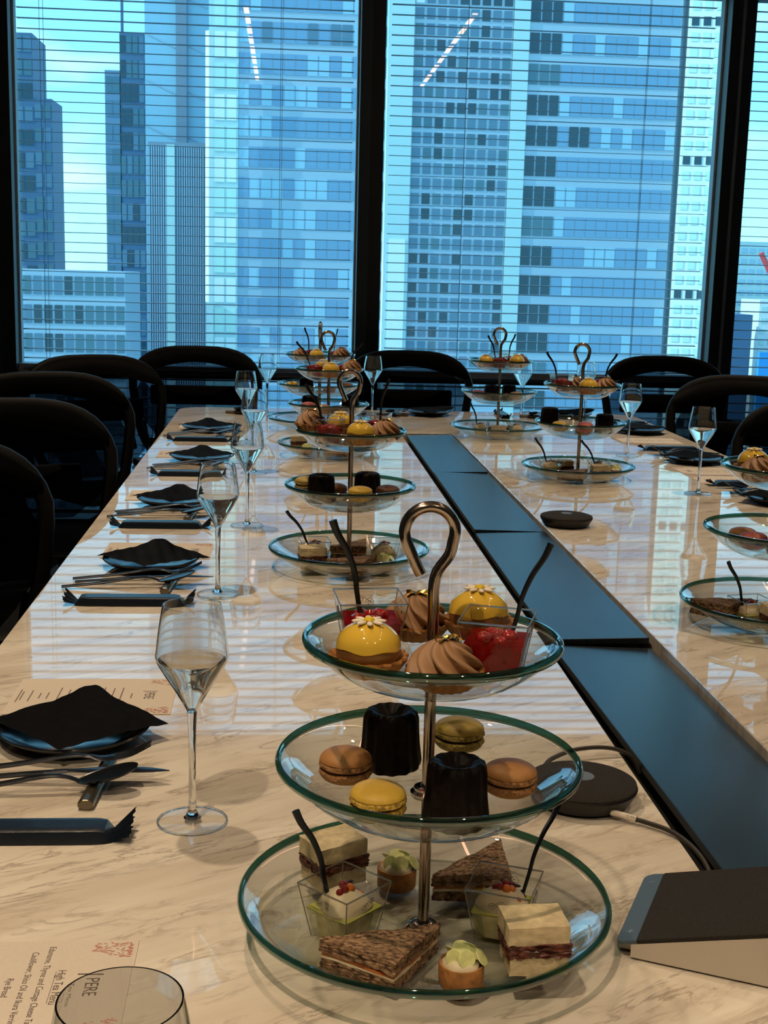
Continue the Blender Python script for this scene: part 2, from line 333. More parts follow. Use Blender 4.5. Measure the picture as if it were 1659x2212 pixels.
# ------------------------------------------------------------------ blinds
SP = 0.0457
def slat_mesh(L):
    bm = bmesh.new(); seg = 6; top = []; wd = 0.045
    for s, yoff in ((0, 0.0), (1, -0.0007)):
        row = []
        for k in range(seg + 1):
            u = -0.5 + k / seg; z = 0.0022 * (1 - (2 * u) ** 2) + yoff
            row.append((bm.verts.new((-L / 2, u * wd, z)), bm.verts.new((L / 2, u * wd, z))))
        top.append(row)
    A, B = top
    for k in range(seg):
        bm.faces.new((A[k][0], A[k][1], A[k + 1][1], A[k + 1][0])); bm.faces.new((B[k][0], B[k + 1][0], B[k + 1][1], B[k][1]))
    for k in (0, seg): bm.faces.new((A[k][0], A[k][1], B[k][1], B[k][0]))
    for j in (0, 1):
        bm.faces.new([A[k][j] for k in range(seg + 1)] + [B[k][j] for k in range(seg, -1, -1)])
    me = bpy.data.meshes.new('slat'); bmesh.ops.recalc_face_normals(bm, faces=bm.faces[:]); bm.to_mesh(me); bm.free()
    for p in me.polygons: p.use_smooth = True
    me.materials.append(M['slat']); return me
for i, (lab) in enumerate(('open venetian blind in the left window pane', 'open venetian blind in the middle window pane', 'open venetian blind in the right window pane, cut by the frame')):
    x0, x1 = MULL[i][1] + 0.03, MULL[i + 1][0] - 0.03; L = x1 - x0
    if i == 1: x1 -= 0.03; L = x1 - x0
    if i == 2: x0 -= 0.022; L = x1 - x0
    B = thing('venetian_blind', lab, 'blind', ((x0 + x1) / 2, GY - 0.10, 0.0), group='venetian blinds')
    me = slat_mesh(L)
    z = 2.481 + 3 * SP - 0.010 * (i - 0.6)
    while z > 0.12:
        inst('slat', me, B, (0, random.uniform(-.001, .001), z), (0.060 + random.uniform(-.012, .012), 0.002, 0)); z -= SP
    obj('headrail', BX((0, 0, 2.648), (L, 0.05, 0.022)), M['frame'], B, False)
    obj('bottom_rail', BX((0, 0, 0.095), (L, 0.04, 0.018)), M['slat'], B, False)
    for cxp in ((-0.43, 0.28) if i == 0 else (-0.27, 0.29) if i == 1 else (-0.2, 0.3)):
        obj('ladder_cord', tube([(cxp * L, -0.026, 0.1), (cxp * L, -0.026, 2.64)], 0.0011, 5), M['cord'], B)
        obj('ladder_cord', tube([(cxp * L + 0.008, 0.026, 0.1), (cxp * L + 0.008, 0.026, 2.64)], 0.0011, 5), M['cord'], B)

# ------------------------------------------------------------------ lights in the ceiling
for i, (x, y) in enumerate(LAMPS):
    t = thing('recessed_downlight', 'round recessed ceiling downlight, %s from the camera, above the %s table edge' % (('first', 'second', 'third', 'fourth', 'fifth')[i % 5], 'left' if i < 5 else 'right'), 'light', (x, y, CE), group='ceiling downlights')
    obj('trim_ring', lathe([(0.04, -0.004), (0.055, -0.006), (0.058, 0.0), (0.04, 0.0), (0.04, -0.004)], 24), M['trimring'], t)
    ld = bpy.data.lights.new('lamp', 'AREA'); ld.shape = 'DISK'; ld.size = 0.06; ld.energy = LAMP_W[i]; ld.color = WARM; ld.spread = 1.9 if y < 0 else 1.35
    lo = bpy.data.objects.new('lamp', ld); COL.objects.link(lo); lo.parent = t; lo.location = (0, 0, -0.012)
for x, lab in ((-0.286, 'long linear ceiling light above the left half of the table'), (1.205, 'long linear ceiling light above the right half of the table')):
    t = thing('linear_light', lab, 'light', (x, 2.4, CE), group='linear ceiling lights')
    obj('housing', BX((0, 0, -0.02), (0.05, 3.5, 0.04)), M['frame'], t, False)
    obj('lens', BX((0, 0, -0.042), (0.034, 3.42, 0.006)), M['linear'], t, False)

# ------------------------------------------------------------------ conference table
TZ = 0.74
TX0, TX1, TY0, TY1 = -0.418, 1.42, -1.2, 5.225
SX0, SX1, SY1 = 0.404, 0.588, 4.49
tab = thing('conference_table', 'long polished marble conference table with a black cable runner down its middle', 'table', (0.5, 2.0, 0))
def rel(poly): return [(x - 0.5, y - 2.0) for x, y in poly]
def arc(cx, cy, r, a0, a1, n=8): return [(cx + r * math.cos(a0 + (a1 - a0) * k / n), cy + r * math.sin(a0 + (a1 - a0) * k / n)) for k in range(n + 1)]
SEAM = 1.058; g = 0.0006
def slab(name, poly): return obj(name, prism(rel(poly), TZ - 0.035, TZ, bev=0.0015, seg=1), M['marble'], tab, False)
slab('marble_slab', [(TX0, TY0), (SX0, TY0), (SX0, SEAM - g), (TX0, SEAM - g)])
slab('marble_slab', [(TX0, SEAM + g), (SX0, SEAM + g), (SX0, SY1), (TX0, SY1)])
slab('marble_slab', [(SX1, TY0), (TX1, TY0), (TX1, SEAM - g), (SX1, SEAM - g)])
slab('marble_slab', [(SX1, SEAM + g), (TX1, SEAM + g), (TX1, SY1), (SX1, SY1)])
r = 0.10
slab('marble_slab', [(TX0, SY1 + g), (TX1, SY1 + g)] + arc(TX1 - r, TY1 - r, r, 0, PI / 2) + arc(TX0 + r, TY1 - r, r, PI / 2, PI))
obj('table_frame', BX((0, 0.0, TZ - 0.075), (1.6, 6.0, 0.06)), M['black'], tab, False)
obj('cable_trough', BX((-0.004, (SY1 + TY0) / 2 - 2.0, TZ - 0.043), (SX1 - SX0 + 0.02, SY1 - TY0, 0.012)), M['trough'], tab, False)
FX0, FX1 = 0.424, 0.583
for (ya, yb, tilt, pit, dz) in ((3.640, 4.484, -0.020, 0.0, 0.0), (2.800, 3.632, 0.022, 0.0, -0.001), (1.950, 2.790, -0.022, 0.0, -0.003), (1.085, 1.938, 0.030, -0.020, -0.004), (0.20, 1.075, 0.0, 0.0, -0.004)):
    cxf = (FX0 + FX1) / 2
    o = obj('cable_flap', BX((0, 0, -0.005), (FX1 - FX0, yb - ya, 0.010), bev=0.0012), M['flap'], tab, False, (cxf - 0.5, (ya + yb) / 2 - 2.0, TZ - 0.004 + dz), (pit, tilt, 0))
for yy in (-0.6, 2.0, 4.5):
    obj('pedestal', BX((0, yy - 2.0, 0.34), (0.7, 0.5, 0.62), bev=0.01), M['black'], tab, False)

# ------------------------------------------------------------------ chairs
def make_chair():
    t = empty('mesh_chair')
    # back: outline in local XZ, leaning to -Y; front of chair is +Y
    def lean(x, z): return Vector((x, -0.21 - 0.20 * (z - 0.5) + 0.35 * x * x, z))
    out = []
    n = 40
    for k in range(n):
        a = 2 * PI * k / n; c, s = math.cos(a), math.sin(a)
        ex = 0.62; x = math.copysign(abs(c) ** ex, c); zz = math.copysign(abs(s) ** ex, s)
        hw = 0.222 + 0.062 * max(0, min(1, (zz + 0.9) / 1.4))
        out.append(lean(x * hw, 0.70 + 0.245 * zz - 0.012))
    obj('back_frame', tube(out, 0.016, 8, closed=True, flat=(1.15, 1.0)), M['chair'], t)
    bm = bmesh.new(); cols = 12
    rows = []
    for j in range(9):
        zz = 0.485 + 0.44 * j / 8; s = (zz - 0.705) / 0.245; s = max(-0.97, min(0.97, s))
        c = (1 - abs(s) ** (1 / 0.62)) ** 0.62; hw = (0.222 + 0.062 * max(0, min(1, (s + 0.9) / 1.4))) * c
        rows.append([bm.verts.new(lean(hw * (-1 + 2 * k / cols), zz) + Vector((0, 0.012, 0))) for k in range(cols + 1)])
    for A, B in zip(rows, rows[1:]):
        for k in range(cols): bm.faces.new((A[k], A[k + 1], B[k + 1], B[k]))
    obj('back_mesh', bm, M['mesh'], t)
    # solid top band
    bm = bmesh.new(); ro = []
    for j in range(5):
        u = j / 4; row = []
        for k in range(15):
            q = -1 + 2 * k / 14; zt = 0.932 - 0.075 * abs(q) ** 3.2; x = q * 0.268
            zb = 0.868 - 0.030 * abs(q) ** 2.0 + 0.012 * math.cos(q * PI)
            row.append(bm.verts.new(lean(x, zb + (zt - zb) * u) + Vector((0, 0.016 + 0.006 * math.sin(u * PI), 0))))
        ro.append(row)
    for A, B in zip(ro, ro[1:]):
        for k in range(14): bm.faces.new((A[k], A[k + 1], B[k + 1], B[k]))
    bmesh.ops.solidify(bm, geom=bm.faces[:], thickness=0.02)
    obj('top_band', bm, M['chair'], t)
    obj('lumbar_pad', BX((0, -0.255, 0.735), (0.40, 0.022, 0.085), bev=0.01), M['chair'], t)
    # seat
    bm = lathe([(0, 0.44), (0.16, 0.438), (0.235, 0.447), (0.252, 0.455), (0.235, 0.465), (0.16, 0.455), (0, 0.452)], 32, lambda a, z, r: 1.0 / max(abs(math.cos(a)), abs(math.sin(a))) ** 0.45)
    obj('seat', bm, M['chair'], t)
    for s in (-1, 1):
        ar = obj('armrest', BX((s * 0.285, 0.0, 0.672), (0.075, 0.25, 0.026), bev=0.011), M['chair'], t)
        obj('arm_post', tube(spline([(s * 0.27, -0.20, 0.50), (s * 0.285, -0.17, 0.60), (s * 0.285, -0.06, 0.66)]), 0.017, 8), M['chair'], t)
        obj('back_arm', tube(spline([(s * 0.10, -0.05, 0.42), (s * 0.20, -0.20, 0.50), (s * 0.235, -0.235, 0.62)]), 0.016, 8), M['chair'], t)
    obj('column', lathe([(0, 0.08), (0.03, 0.08), (0.03, 0.26), (0.022, 0.26), (0.022, 0.42), (0.07, 0.43), (0.07, 0.445), (0, 0.445)], 16), M['black'], t)
    leg = None
    for k in range(5):
        a = 2 * PI * k / 5 + 0.3
        if leg is None:
            leg = obj('base_leg', tube([(0.02, 0, 0.105), (0.16, 0, 0.095), (0.31, 0, 0.07)], [0.022, 0.019, 0.013], 8), M['black'], t, rot=(0, 0, a))
            cas = obj('caster', lathe([(0, -0.022), (0.022, -0.022), (0.028, -0.015), (0.028, 0.015), (0.022, 0.022), (0, 0.022)], 14), M['black'], leg, loc=(0.31, 0, 0.029), rot=(PI / 2, 0, 0))
        else:
            c = inst('base_leg', leg, t, rot=(0, 0, a)); inst('caster', cas, c, (0.31, 0, 0.029), (PI / 2, 0, 0))
    return t
ch0 = make_chair()
# back centre sits 0.25 m behind the chair origin
def place_chair(x, y, face, label, first=[True]):
    t = ch0 if first[0] else copy_tree(ch0); first[0] = False
    # face: direction (rad) the sitter looks; local +Y looks forward
    rz = face - PI / 2; off = Vector((0, -0.29)); off.rotate(Matrix.Rotation(rz, 2))
    t.location = (x - off.x, y - off.y, -0.0); t.rotation_euler = (0, 0, rz)
    tag(t, label, 'chair', 'black mesh chairs round the table')
dg = math.radians
place_chair(-0.395, 5.80, dg(-90), 'black mesh chair at the window end, leftmost of the three there')
place_chair(0.545, 5.80, dg(-90), 'black mesh chair at the window end, middle one behind the central mullion')
place_chair(1.715, 5.80, dg(-90), 'black mesh chair at the window end, rightmost of the three there')
place_chair(-0.755, 5.10, dg(-62), 'black mesh chair on the left side, fourth from the camera, next to the window')
place_chair(-0.785, 4.25, dg(-68), 'black mesh chair on the left side, third from the camera')
place_chair(-0.735, 3.40, dg(-70), 'black mesh chair on the left side, second from the camera')
place_chair(-0.765, 2.62, dg(-66), 'black mesh chair on the left side, first from the camera, cut by the frame')
place_chair(1.72, 4.70, dg(-112), 'black mesh chair on the right side, below the mullion beside the right pane')
place_chair(1.66, 3.80, dg(-110), 'black mesh chair on the right side, cut by the frame above a cake stand')

# ------------------------------------------------------------------ cake stand
TIER = [(0.157, 0.778, 0.038), (0.1265, 0.899, 0.036), (0.1055, 1.003, 0.029)]    # rim radius, rim height, outer depth
def bowl_z(R, d, r):
    f = r / R; return -d if f < 0.46 else -d + d * ((f - 0.46) / 0.54) ** 1.8
def make_stand():
    t = empty('cake_stand')
    for i, (R, zr, d) in enumerate(TIER):
        prof = []
        rs = [0.0, 0.25, 0.46, 0.52, 0.58, 0.66, 0.74, 0.82, 0.89, 0.95, 0.985]
        ex = (0.0, 0.007, 0.006)[i]     # thicker foot under the upper dishes
        for f in rs: prof.append((f * R, bowl_z(R, d + ex, f * R)))
        prof.append((R * 0.985, -0.0002))
        th = 0.0042
        for f in rs[::-1][1:]: prof.append((f * R * 0.985, min(bowl_z(R, d, f * R) + th, -0.0005)))
        b = obj('glass_bowl', lathe(prof, 72), M['bowl'], t, loc=(0, 0, zr - TZ))
        obj('rim', tube([(R * 0.99 * math.cos(2 * PI * k / 72), R * 0.99 * math.sin(2 * PI * k / 72), 0.0) for k in range(72)], 0.0033, 10, closed=True, flat=(0.85, 1.2)), M['rim'], b)
        obj('nut', lathe([(0.0052, 0), (0.0135, 0), (0.0145, 0.002), (0.0145, 0.004), (0.0115, 0.006), (0.0115, 0.008), (0.0085, 0.0095), (0.0052, 0.0095)], 24), M['chrome'], b, loc=(0, 0, -d + th))
    obj('pole', lathe([(0, 0.008), (0.0048, 0.008), (0.0048, 0.245), (0, 0.245)], 16), M['steel'], t)
    zc = 1.093 - TZ; rr = 0.0205
    pts = [(0, 0, 0.24), (0, 0, 0.285), (0.001, 0, 0.305), (0.007, 0, 0.320), (0.0165, 0, 0.334)]
    pts = [(p[0] - (0.005 if p[2] > 0.31 else 0.0015 if p[2] > 0.30 else 0), 0, p[2]) for p in pts]
    pts += [(rr * math.cos(a) - 0.005, 0, zc + rr * math.sin(a)) for a in [math.radians(x) for x in range(-20, 215, 15)]]
    pts += [(-0.0165, 0, zc - 0.025), (-0.0115, 0, zc - 0.035)]
    obj('ring_handle', tube(spline(pts, 3), 0.0048, 10), M['steel'], t)
    return t

# ------------------------------------------------------------------ pastries (each a prototype)
def p_dome():
    t = empty('dome_tart'); fl = lambda a, z, r: 1 + 0.045 * math.cos(18 * a) * (1 if r > 0.02 else 0)
    obj('tart_shell', lathe([(0, 0), (0.021, 0), (0.024, 0.003), (0.031, 0.0135), (0.0305, 0.0155), (0.027, 0.0135), (0.02, 0.010), (0, 0.0095)], 72, fl), M['tart'], t)
    obj('glaze_ring', lathe([(0.0, 0.010), (0.022, 0.010), (0.0252, 0.0135), (0.0258, 0.018), (0.0252, 0.0225), (0.0, 0.0225)], 40), M['sponge'], t)
    wav = lambda a, z, r: 1.0
    bm = lathe([(0, 0.019), (0.0245, 0.0205), (0.0259, 0.0222)] + [(0.0257 * math.cos(x), 0.0225 + 0.0195 * math.sin(x)) for x in [PI / 2 * k / 8 for k in range(1, 8)]] + [(0, 0.042)], 40)
    for v in bm.verts:
        if v.co.z < 0.0235 and v.co.z > 0.0203: v.co.z += 0.0011 * math.sin(5 * math.atan2(v.co.y, v.co.x) + 1)
    obj('yellow_dome', bm, M['yellow'], t)
    f = obj('sugar_daisy', lathe([(0, 0), (0.0028, 0), (0.0034, 0.0012), (0.0026, 0.0026), (0, 0.003)], 14), M['yolk'], t, loc=(0, -0.001, 0.0420)); f.scale = (1.3, 1.3, 1.2)
    pm = None
    for k in range(8):
        a = 2 * PI * k / 8
        if pm is None: pm = obj('petal', sphere(1, 2, (0.0068, 0, 0.0004), (0.0040, 0.0019, 0.0012)), M['white'], f, rot=(0, 0, a))
        else: inst('petal', pm, f, rot=(0, 0, a))
    for v in pm.data.vertices: pass
    return t
def p_choc():
    t = empty('chocolate_tart'); fl = lambda a, z, r: 1 + 0.045 * math.cos(18 * a) * (1 if r > 0.02 else 0)
    obj('tart_shell', lathe([(0, 0), (0.021, 0), (0.024, 0.003), (0.0305, 0.0125), (0.030, 0.0145), (0.027, 0.0125), (0.02, 0.010), (0, 0.0095)], 72, fl), M['tart'], t)
    obj('ganache', lathe([(0, 0.008), (0.026, 0.0095), (0.0268, 0.0115), (0.024, 0.0125), (0, 0.0125)], 32), M['ganache'], t)
    prof = []
    for k in range(27):
        u = k / 26; prof.append((0.0270 * (1 - u ** 2.2) ** 0.62 * (1 - 0.06 * u) + (0.0 if k == 26 else 0.0005), 0.011 + 0.028 * u))
    prof[-1] = (0, 0.039); prof = [(0, 0.0105)] + prof
    def star(a, z, r):
        u = (z - 0.011) / 0.028; c = math.cos(8 * a + 11.0 * u); return 1 + 0.22 * (abs(c) ** 0.6 * (1 if c > 0 else -1)) * (0.55 + 0.45 * (1 - u)) - 0.07
    obj('piped_cream', lathe(prof, 98, star), M['choc'], t)
    bm = bmesh.new(); n = 7; rr = random.Random(4); V = [[bm.verts.new(((i / n - .5) * 0.020, (j / n - .5) * 0.012, rr.uniform(0, 0.0042))) for j in range(n + 1)] for i in range(n + 1)]
    for i in range(n):
        for j in range(n): bm.faces.new((V[i][j], V[i + 1][j], V[i + 1][j + 1], V[i][j + 1]))
    obj('gold_leaf', bm, M['gold'], t, False, (0.002, 0.0, 0.0365))
    return t
def frust(b, tp, z0, z1, bm=None):
    bm = bm or bmesh.new(); lo = [bm.verts.new((x * b, y * b, z0)) for x, y in ((-1, -1), (1, -1), (1, 1), (-1, 1))]; hi = [bm.verts.new((x * tp, y * tp, z1)) for x, y in ((-1, -1), (1, -1), (1, 1), (-1, 1))]
    bm.faces.new(lo[::-1]); bm.faces.new(hi)
    for i in range(4): bm.faces.new((lo[i], lo[(i + 1) % 4], hi[(i + 1) % 4], hi[i]))
    return bm
CB, CT, CH = 0.0195, 0.0285, 0.048
def cw(z): return CB + (CT - CB) * z / CH
def cup(t):
    bm = bmesh.new(); q = ((-1, -1), (1, -1), (1, 1), (-1, 1)); th = 0.0013
    rings = [[bm.verts.new((x * s, y * s, z)) for x, y in q] for s, z in ((CB, 0), (CT, CH), (CT - th, CH), (CB - th * 0.6, 0.002))]
    for A, B in zip(rings, rings[1:]):
        for i in range(4): bm.faces.new((A[i], A[(i + 1) % 4], B[(i + 1) % 4], B[i]))
    bm.faces.new(rings[0][::-1]); bm.faces.new(rings[3])
    c = obj('cup', bm, M['plastic'], t, False)
    s = CT - 0.0006
    obj('cup_rim', tube([(-s, -s, CH), (s, -s, CH), (s, s, CH), (-s, s, CH)], 0.0008, 6, closed=True), M['plastic_edge'], c)
    for x, y in q: obj('cup_edge', tube([(x * CB, y * CB, 0.0), (x * s, y * s, CH)], 0.00055, 5), M['plastic_edge'], c)
    sw = []
    for (cx, cz, r0, sg, a0) in ((-0.004, 0.036, 0.004, 1, 0), (0.004, 0.039, 0.003, -1, 2)):
        for k in range(18):
            a = a0 + sg * 0.55 * k; rr = r0 * (1 - k / 22); sw.append((cx + rr * math.cos(a), cz + rr * math.sin(a)))
    me = None
    slope = math.atan((CT - CB) / CH)
    for k in range(4):
        if me is None:
            me = obj('swirl', tube([(x, -cw(z) - 0.0002, z) for x, z in sw], 0.00028, 4), M['plastic_edge'], c)
        else: inst('swirl', me, c, rot=(0, 0, k * PI / 2))
    return c
def p_rasp():
    t = empty('raspberry_verrine'); cup(t)
    bm = frust(cw(0.002) - 0.0017, cw(0.030) - 0.0017, 0.0024, 0.030); obj('jelly', bm, M['jelly'], t, False)
    for k, (x, y, z, r) in enumerate(((-0.010, -0.006, 0.0305, 0.0068), (0.004, -0.010, 0.0295, 0.0060), (0.009, 0.004, 0.031, 0.0070), (-0.006, 0.009, 0.0305, 0.0064), (0.001, 0.001, 0.032, 0.0058))):
        obj('raspberry', sphere(r, 3, (x, y, z), (1, 1, 0.8), 0.09, k), M['berry'], t)
    return t
def p_cream():
    t = empty('cream_verrine'); cup(t)
    def oct_(w): c = w * 0.62; return [(-w, -c), (-c, -w), (c, -w), (w, -c), (w, c), (c, w), (-c, w), (-w, c)]
    bm = bmesh.new(); A = [bm.verts.new((x, y, 0.0028)) for x, y in oct_(cw(0.003) - 0.0021)]; Bq = [bm.verts.new((x, y, 0.0245)) for x, y in oct_(cw(0.0245) - 0.0021)]
    bm.faces.new(A[::-1]); bm.faces.new(Bq)
    for k in range(8): bm.faces.new((A[k], A[(k + 1) % 8], Bq[(k + 1) % 8], Bq[k]))
    obj('custard', bm, M['custard'], t, False)
    obj('green_oil', frust(cw(0.002) - 0.0017, cw(0.026) - 0.0016, 0.0024, 0.026), M['oil'], t, False)
    obj('oil_layer', frust(cw(0.0247) - 0.0016, cw(0.0262) - 0.0015, 0.0247, 0.0262), mat('oil_green', (0.50, 0.52, 0.12), 0.1), t, False)
    obj('cream_mound', lathe([(0, 0.022), (0.0222, 0.023), (0.0228, 0.028), (0.019, 0.0335), (0.013, 0.038), (0.007, 0.0415), (0, 0.0428)], 32, lambda a, z, r: 1 + 0.08 * math.sin(3 * a + z * 120)), M['cream'], t)
    for k, (x, y, z, r, m) in enumerate(((-0.003, -0.003, 0.0435, 0.0030, 'roe_red'), (0.003, -0.004, 0.0425, 0.0033, 'roe'), (0.0065, 0.0, 0.041, 0.003, 'roe'), (0.001, 0.003, 0.044, 0.003, 'roe_red'), (-0.007, -0.001, 0.041, 0.0028, 'roe_red'), (0.006, 0.005, 0.042, 0.003, 'roe_red'), (0.0135, -0.006, 0.0345, 0.0027, 'roe'))):
        obj('roe', sphere(r * 1.22, 2, (x, y, z)), M[m], t)
    obj('leaf', sphere(1, 2, (0.009, 0.003, 0.0435), (0.005, 0.0022, 0.0014)), M['ganache'], t)
    return t
def p_spoon():
    t = empty('tasting_spoon')     # local: dips at origin, handle curves up along +X/+Z
    pts = spline([(0.0, 0, 0.0), (0.006, 0, 0.022), (0.010, 0, 0.040), (0.020, 0, 0.062), (0.033, 0, 0.080), (0.040, 0, 0.094)], 4)
    n = len(pts); rad = [0.0020 + 0.0013 * (i / (n - 1)) ** 1.5 for i in range(n)]
    obj('handle', tube(pts, rad, 8, flat=(1.3, 0.75)), M['gun'], t)
    obj('bowl', sphere(1, 2, (-0.0025, 0, -0.0085), (0.0028, 0.0075, 0.0115)), M['gun'], t)
    return t
def p_canele():
    t = empty('canele'); fl = lambda a, z, r: 1 + (0.040 * math.cos(12 * a) if r > 0.012 else 0.02 * math.cos(12 * a))
    obj('crust', lathe([(0, 0), (0.0235, 0), (0.0262, 0.0025), (0.0268, 0.007), (0.0248, 0.022), (0.0240, 0.034), (0.0236, 0.045), (0.0218, 0.0505), (0.0185, 0.0525), (0.0135, 0.051), (0.009, 0.047), (0, 0.0455)], 96, fl), M['canele'], t)
    return t
MACC = dict(mac_brown=(0.42, 0.20, 0.065), mac_yellow=(0.66, 0.43, 0.06), mac_olive=(0.44, 0.32, 0.07), mac_pink=(0.50, 0.12, 0.10), mac_cocoa=(0.15, 0.06, 0.035))
def p_mac(m):
    t = empty('macaron'); foot = lambda a, z, r: 1 + 0.028 * math.sin(23 * a + z * 900) * math.sin(17 * a + 1)
    up = [(0, 0.0142), (0.0203, 0.0142), (0.0225, 0.0155), (0.0226, 0.0180), (0.0214, 0.0198)]
    b = obj('top_shell', lathe([(0, 0.0195), (0.0215, 0.0195)] + [(0.0222 * math.cos(x), 0.0205 + 0.0088 * math.sin(x)) for x in [PI / 2 * k / 7 for k in range(0, 7)]] + [(0, 0.0293)], 40), M[m], t)
    fo = mat(m + '_foot', tuple(min(1, c * 1.15 + 0.02) for c in MACC[m]), 0.7, noise=0.65, nscale=420, bump=1.0)
    obj('top_foot', lathe(up + [(0, 0.0198)], 90, foot), fo, t)
    obj('filling', lathe([(0, 0.0112), (0.0185, 0.0112), (0.0192, 0.0135), (0.0185, 0.0158), (0, 0.0158)], 32), M['macfill'], t)
    obj('bottom_foot', lathe([(0, 0.0075), (0.0210, 0.0070), (0.0224, 0.0085), (0.0224, 0.0112), (0.0203, 0.0126), (0, 0.0126)], 90, foot), fo, t)
    obj('bottom_shell', lathe([(0, 0.0)] + [(0.0216 * math.cos(x), 0.0078 + 0.0078 * math.sin(x)) for x in [-PI / 2 + PI / 2 * k / 7 for k in range(1, 8)]] + [(0, 0.0082)], 40), M[m], t)
    return t
TRI = [(-0.048, -0.008), (0.020, -0.038), (0.050, 0.036)]
def p_rye():
    t = empty('rye_sandwich')
    def lay(nm, z0, z1, m, s, k, amp=0.0009):
        bm = prism([(x * s, y * s) for x, y in TRI], z0, z1); rough_up(bm, 9 if m == 'rye' else 4, amp, k); obj(nm, bm, M[m], t, m != 'rye')
    lay('bread', 0.0, 0.0095, 'rye', 0.98, 1); lay('cream', 0.0095, 0.0120, 'cream', 0.97, 2, 0.0005); lay('salmon', 0.0120, 0.0150, 'salmon', 0.96, 3, 0.0007); lay('bread', 0.0155, 0.0270, 'rye', 1.0, 4)
    return t
def p_white():
    t = empty('white_sandwich')
    def lay(nm, c, s, m, k, amp, cuts):
        bm = bmesh.new(); box(bm, c, s); rough_up(bm, cuts, amp, k); obj(nm, bm, M[m], t, m == 'bread')
    lay('bread', (0, 0, 0.008), (0.050, 0.040, 0.016), 'bread', 1, 0.0004, 6); lay('filling', (0, 0, 0.0215), (0.054, 0.042, 0.012), 'meat', 2, 0.0016, 9); lay('bread', (-0.001, 0, 0.0355), (0.053, 0.041, 0.017), 'bread', 3, 0.0004, 6)
    return t
def p_tlet():
    t = empty('tartlet')
    obj('tart_shell', lathe([(0, 0), (0.0185, 0), (0.0193, 0.001), (0.0196, 0.018), (0.0190, 0.0195), (0.0172, 0.0192), (0.0168, 0.015), (0, 0.014)], 40), M['tart'], t)
    obj('cream', lathe([(0, 0.013), (0.0166, 0.0145), (0.0160, 0.0195), (0.011, 0.0245), (0, 0.026)], 24, lambda a, z, r: 1 + 0.06 * math.sin(5 * a)), M['cream'], t)
    sl = None
    for k, (x, y, z, a, b) in enumerate(((0.003, -0.009, 0.0265, 1.1, 0.2), (0.010, 0.001, 0.027, 0.5, 1.0), (-0.007, -0.006, 0.026, 1.2, -0.5), (0, 0.003, 0.031, 0.35, 0.2), (-0.008, 0.005, 0.027, 0.8, 2.4), (0.006, 0.009, 0.028, 0.9, 2.8), (0.0165, -0.003, 0.0245, 0.9, 1.2))):
        if sl is None: sl = obj('green_slice', lathe([(0, 0.0), (0.0072, 0.0), (0.0078, 0.0005), (0.0072, 0.0011), (0, 0.0011)], 20), M['green'], t, loc=(x, y, z), rot=(a, 0, b))
        else: inst('green_slice', sl, t, (x, y, z), (a, 0, b))
    return t
PROTO = dict(dome=p_dome(), choc=p_choc(), rasp=p_rasp(), crm=p_cream(), spoon=p_spoon(), can=p_canele(), rye=p_rye(), wht=p_white(), tlet=p_tlet(), stand=make_stand())
for m in ('brown', 'yellow', 'olive', 'pink', 'cocoa'): PROTO['m_' + m] = p_mac('mac_' + m)
USED = set()
def put(kind, loc, rz, label, cat, group, rot=None):
    t = PROTO[kind] if kind not in USED else copy_tree(PROTO[kind]); USED.add(kind)
    t.location = loc; t.rotation_euler = rot or (0, 0, rz); tag(t, label, cat, group)
    k = SCL.get(kind, 1.0); t.scale = (k, k, k); return t
SCL = dict(spoon=0.80, wht=0.92, rye=0.95, tlet=0.92)
INFO = dict(dome=('yellow glazed dome tart with sugar daisy', 'tart', 'yellow dome tarts', 0.022), choc=('chocolate cream tart with gold leaf', 'tart', 'chocolate cream tarts', 0.022),
    rasp=('clear square cup of red raspberry jelly', 'dessert', 'raspberry cups', 0.0195), crm=('clear square cup of cream with roe', 'appetizer', 'cream cups with roe', 0.0195), can=('black fluted canele', 'cake', 'caneles', 0.024),
    rye=('dark rye triangle sandwich with salmon', 'sandwich', 'rye sandwiches', 0.03), wht=('white bread sandwich with dark meat', 'sandwich', 'white bread sandwiches', 0.025), tlet=('small tartlet with green slices', 'tart', 'green tartlets', 0.019),
    m_brown=('caramel brown macaron', 'macaron', 'macarons', 0.02), m_yellow=('yellow macaron', 'macaron', 'macarons', 0.02), m_olive=('pistachio green macaron', 'macaron', 'macarons', 0.02), m_pink=('pink macaron', 'macaron', 'macarons', 0.02), m_cocoa=('dark cocoa macaron', 'macaron', 'macarons', 0.02))
TN = ('bottom tier', 'middle tier', 'top tier')
def fill(name, label, where, x, y, scale, rz, items):
    s = put('stand', (x, y, TZ + 0.0006), rz, label, 'cake stand', 'three tier cake stands'); s.scale = (scale, scale, 1)
    for it in items:
        kind, tier, dx, dy, r, spot = it[:6]; R, zr, d = TIER[tier]; lab, cat, grp, half = INFO[kind]
        dx *= scale if scale > 1.1 else 1; rad = math.hypot(dx, dy)
        zi = zr + bowl_z(R * scale, d, min(rad + 0.55 * half, R * scale * 0.93)) + 0.0042
        tilt = 0.0
        put(kind, (x + dx, y + dy, zi), dg(r), '%s, %s %s, %s' % (lab, spot, TN[tier], where), cat, grp)
        if len(it) > 6:
            sa, lean_, ox, oy, hz = it[6]
            put('spoon', (x + dx + ox, y + dy + oy, zi + hz), 0, 'small black spoon standing in the %s cup, %s %s, %s' % ('raspberry' if kind == 'rasp' else 'cream', spot, TN[tier].split()[0], where), 'spoon', 'tasting spoons', rot=(0, lean_, dg(sa)))
B, Md, T = 0, 1, 2
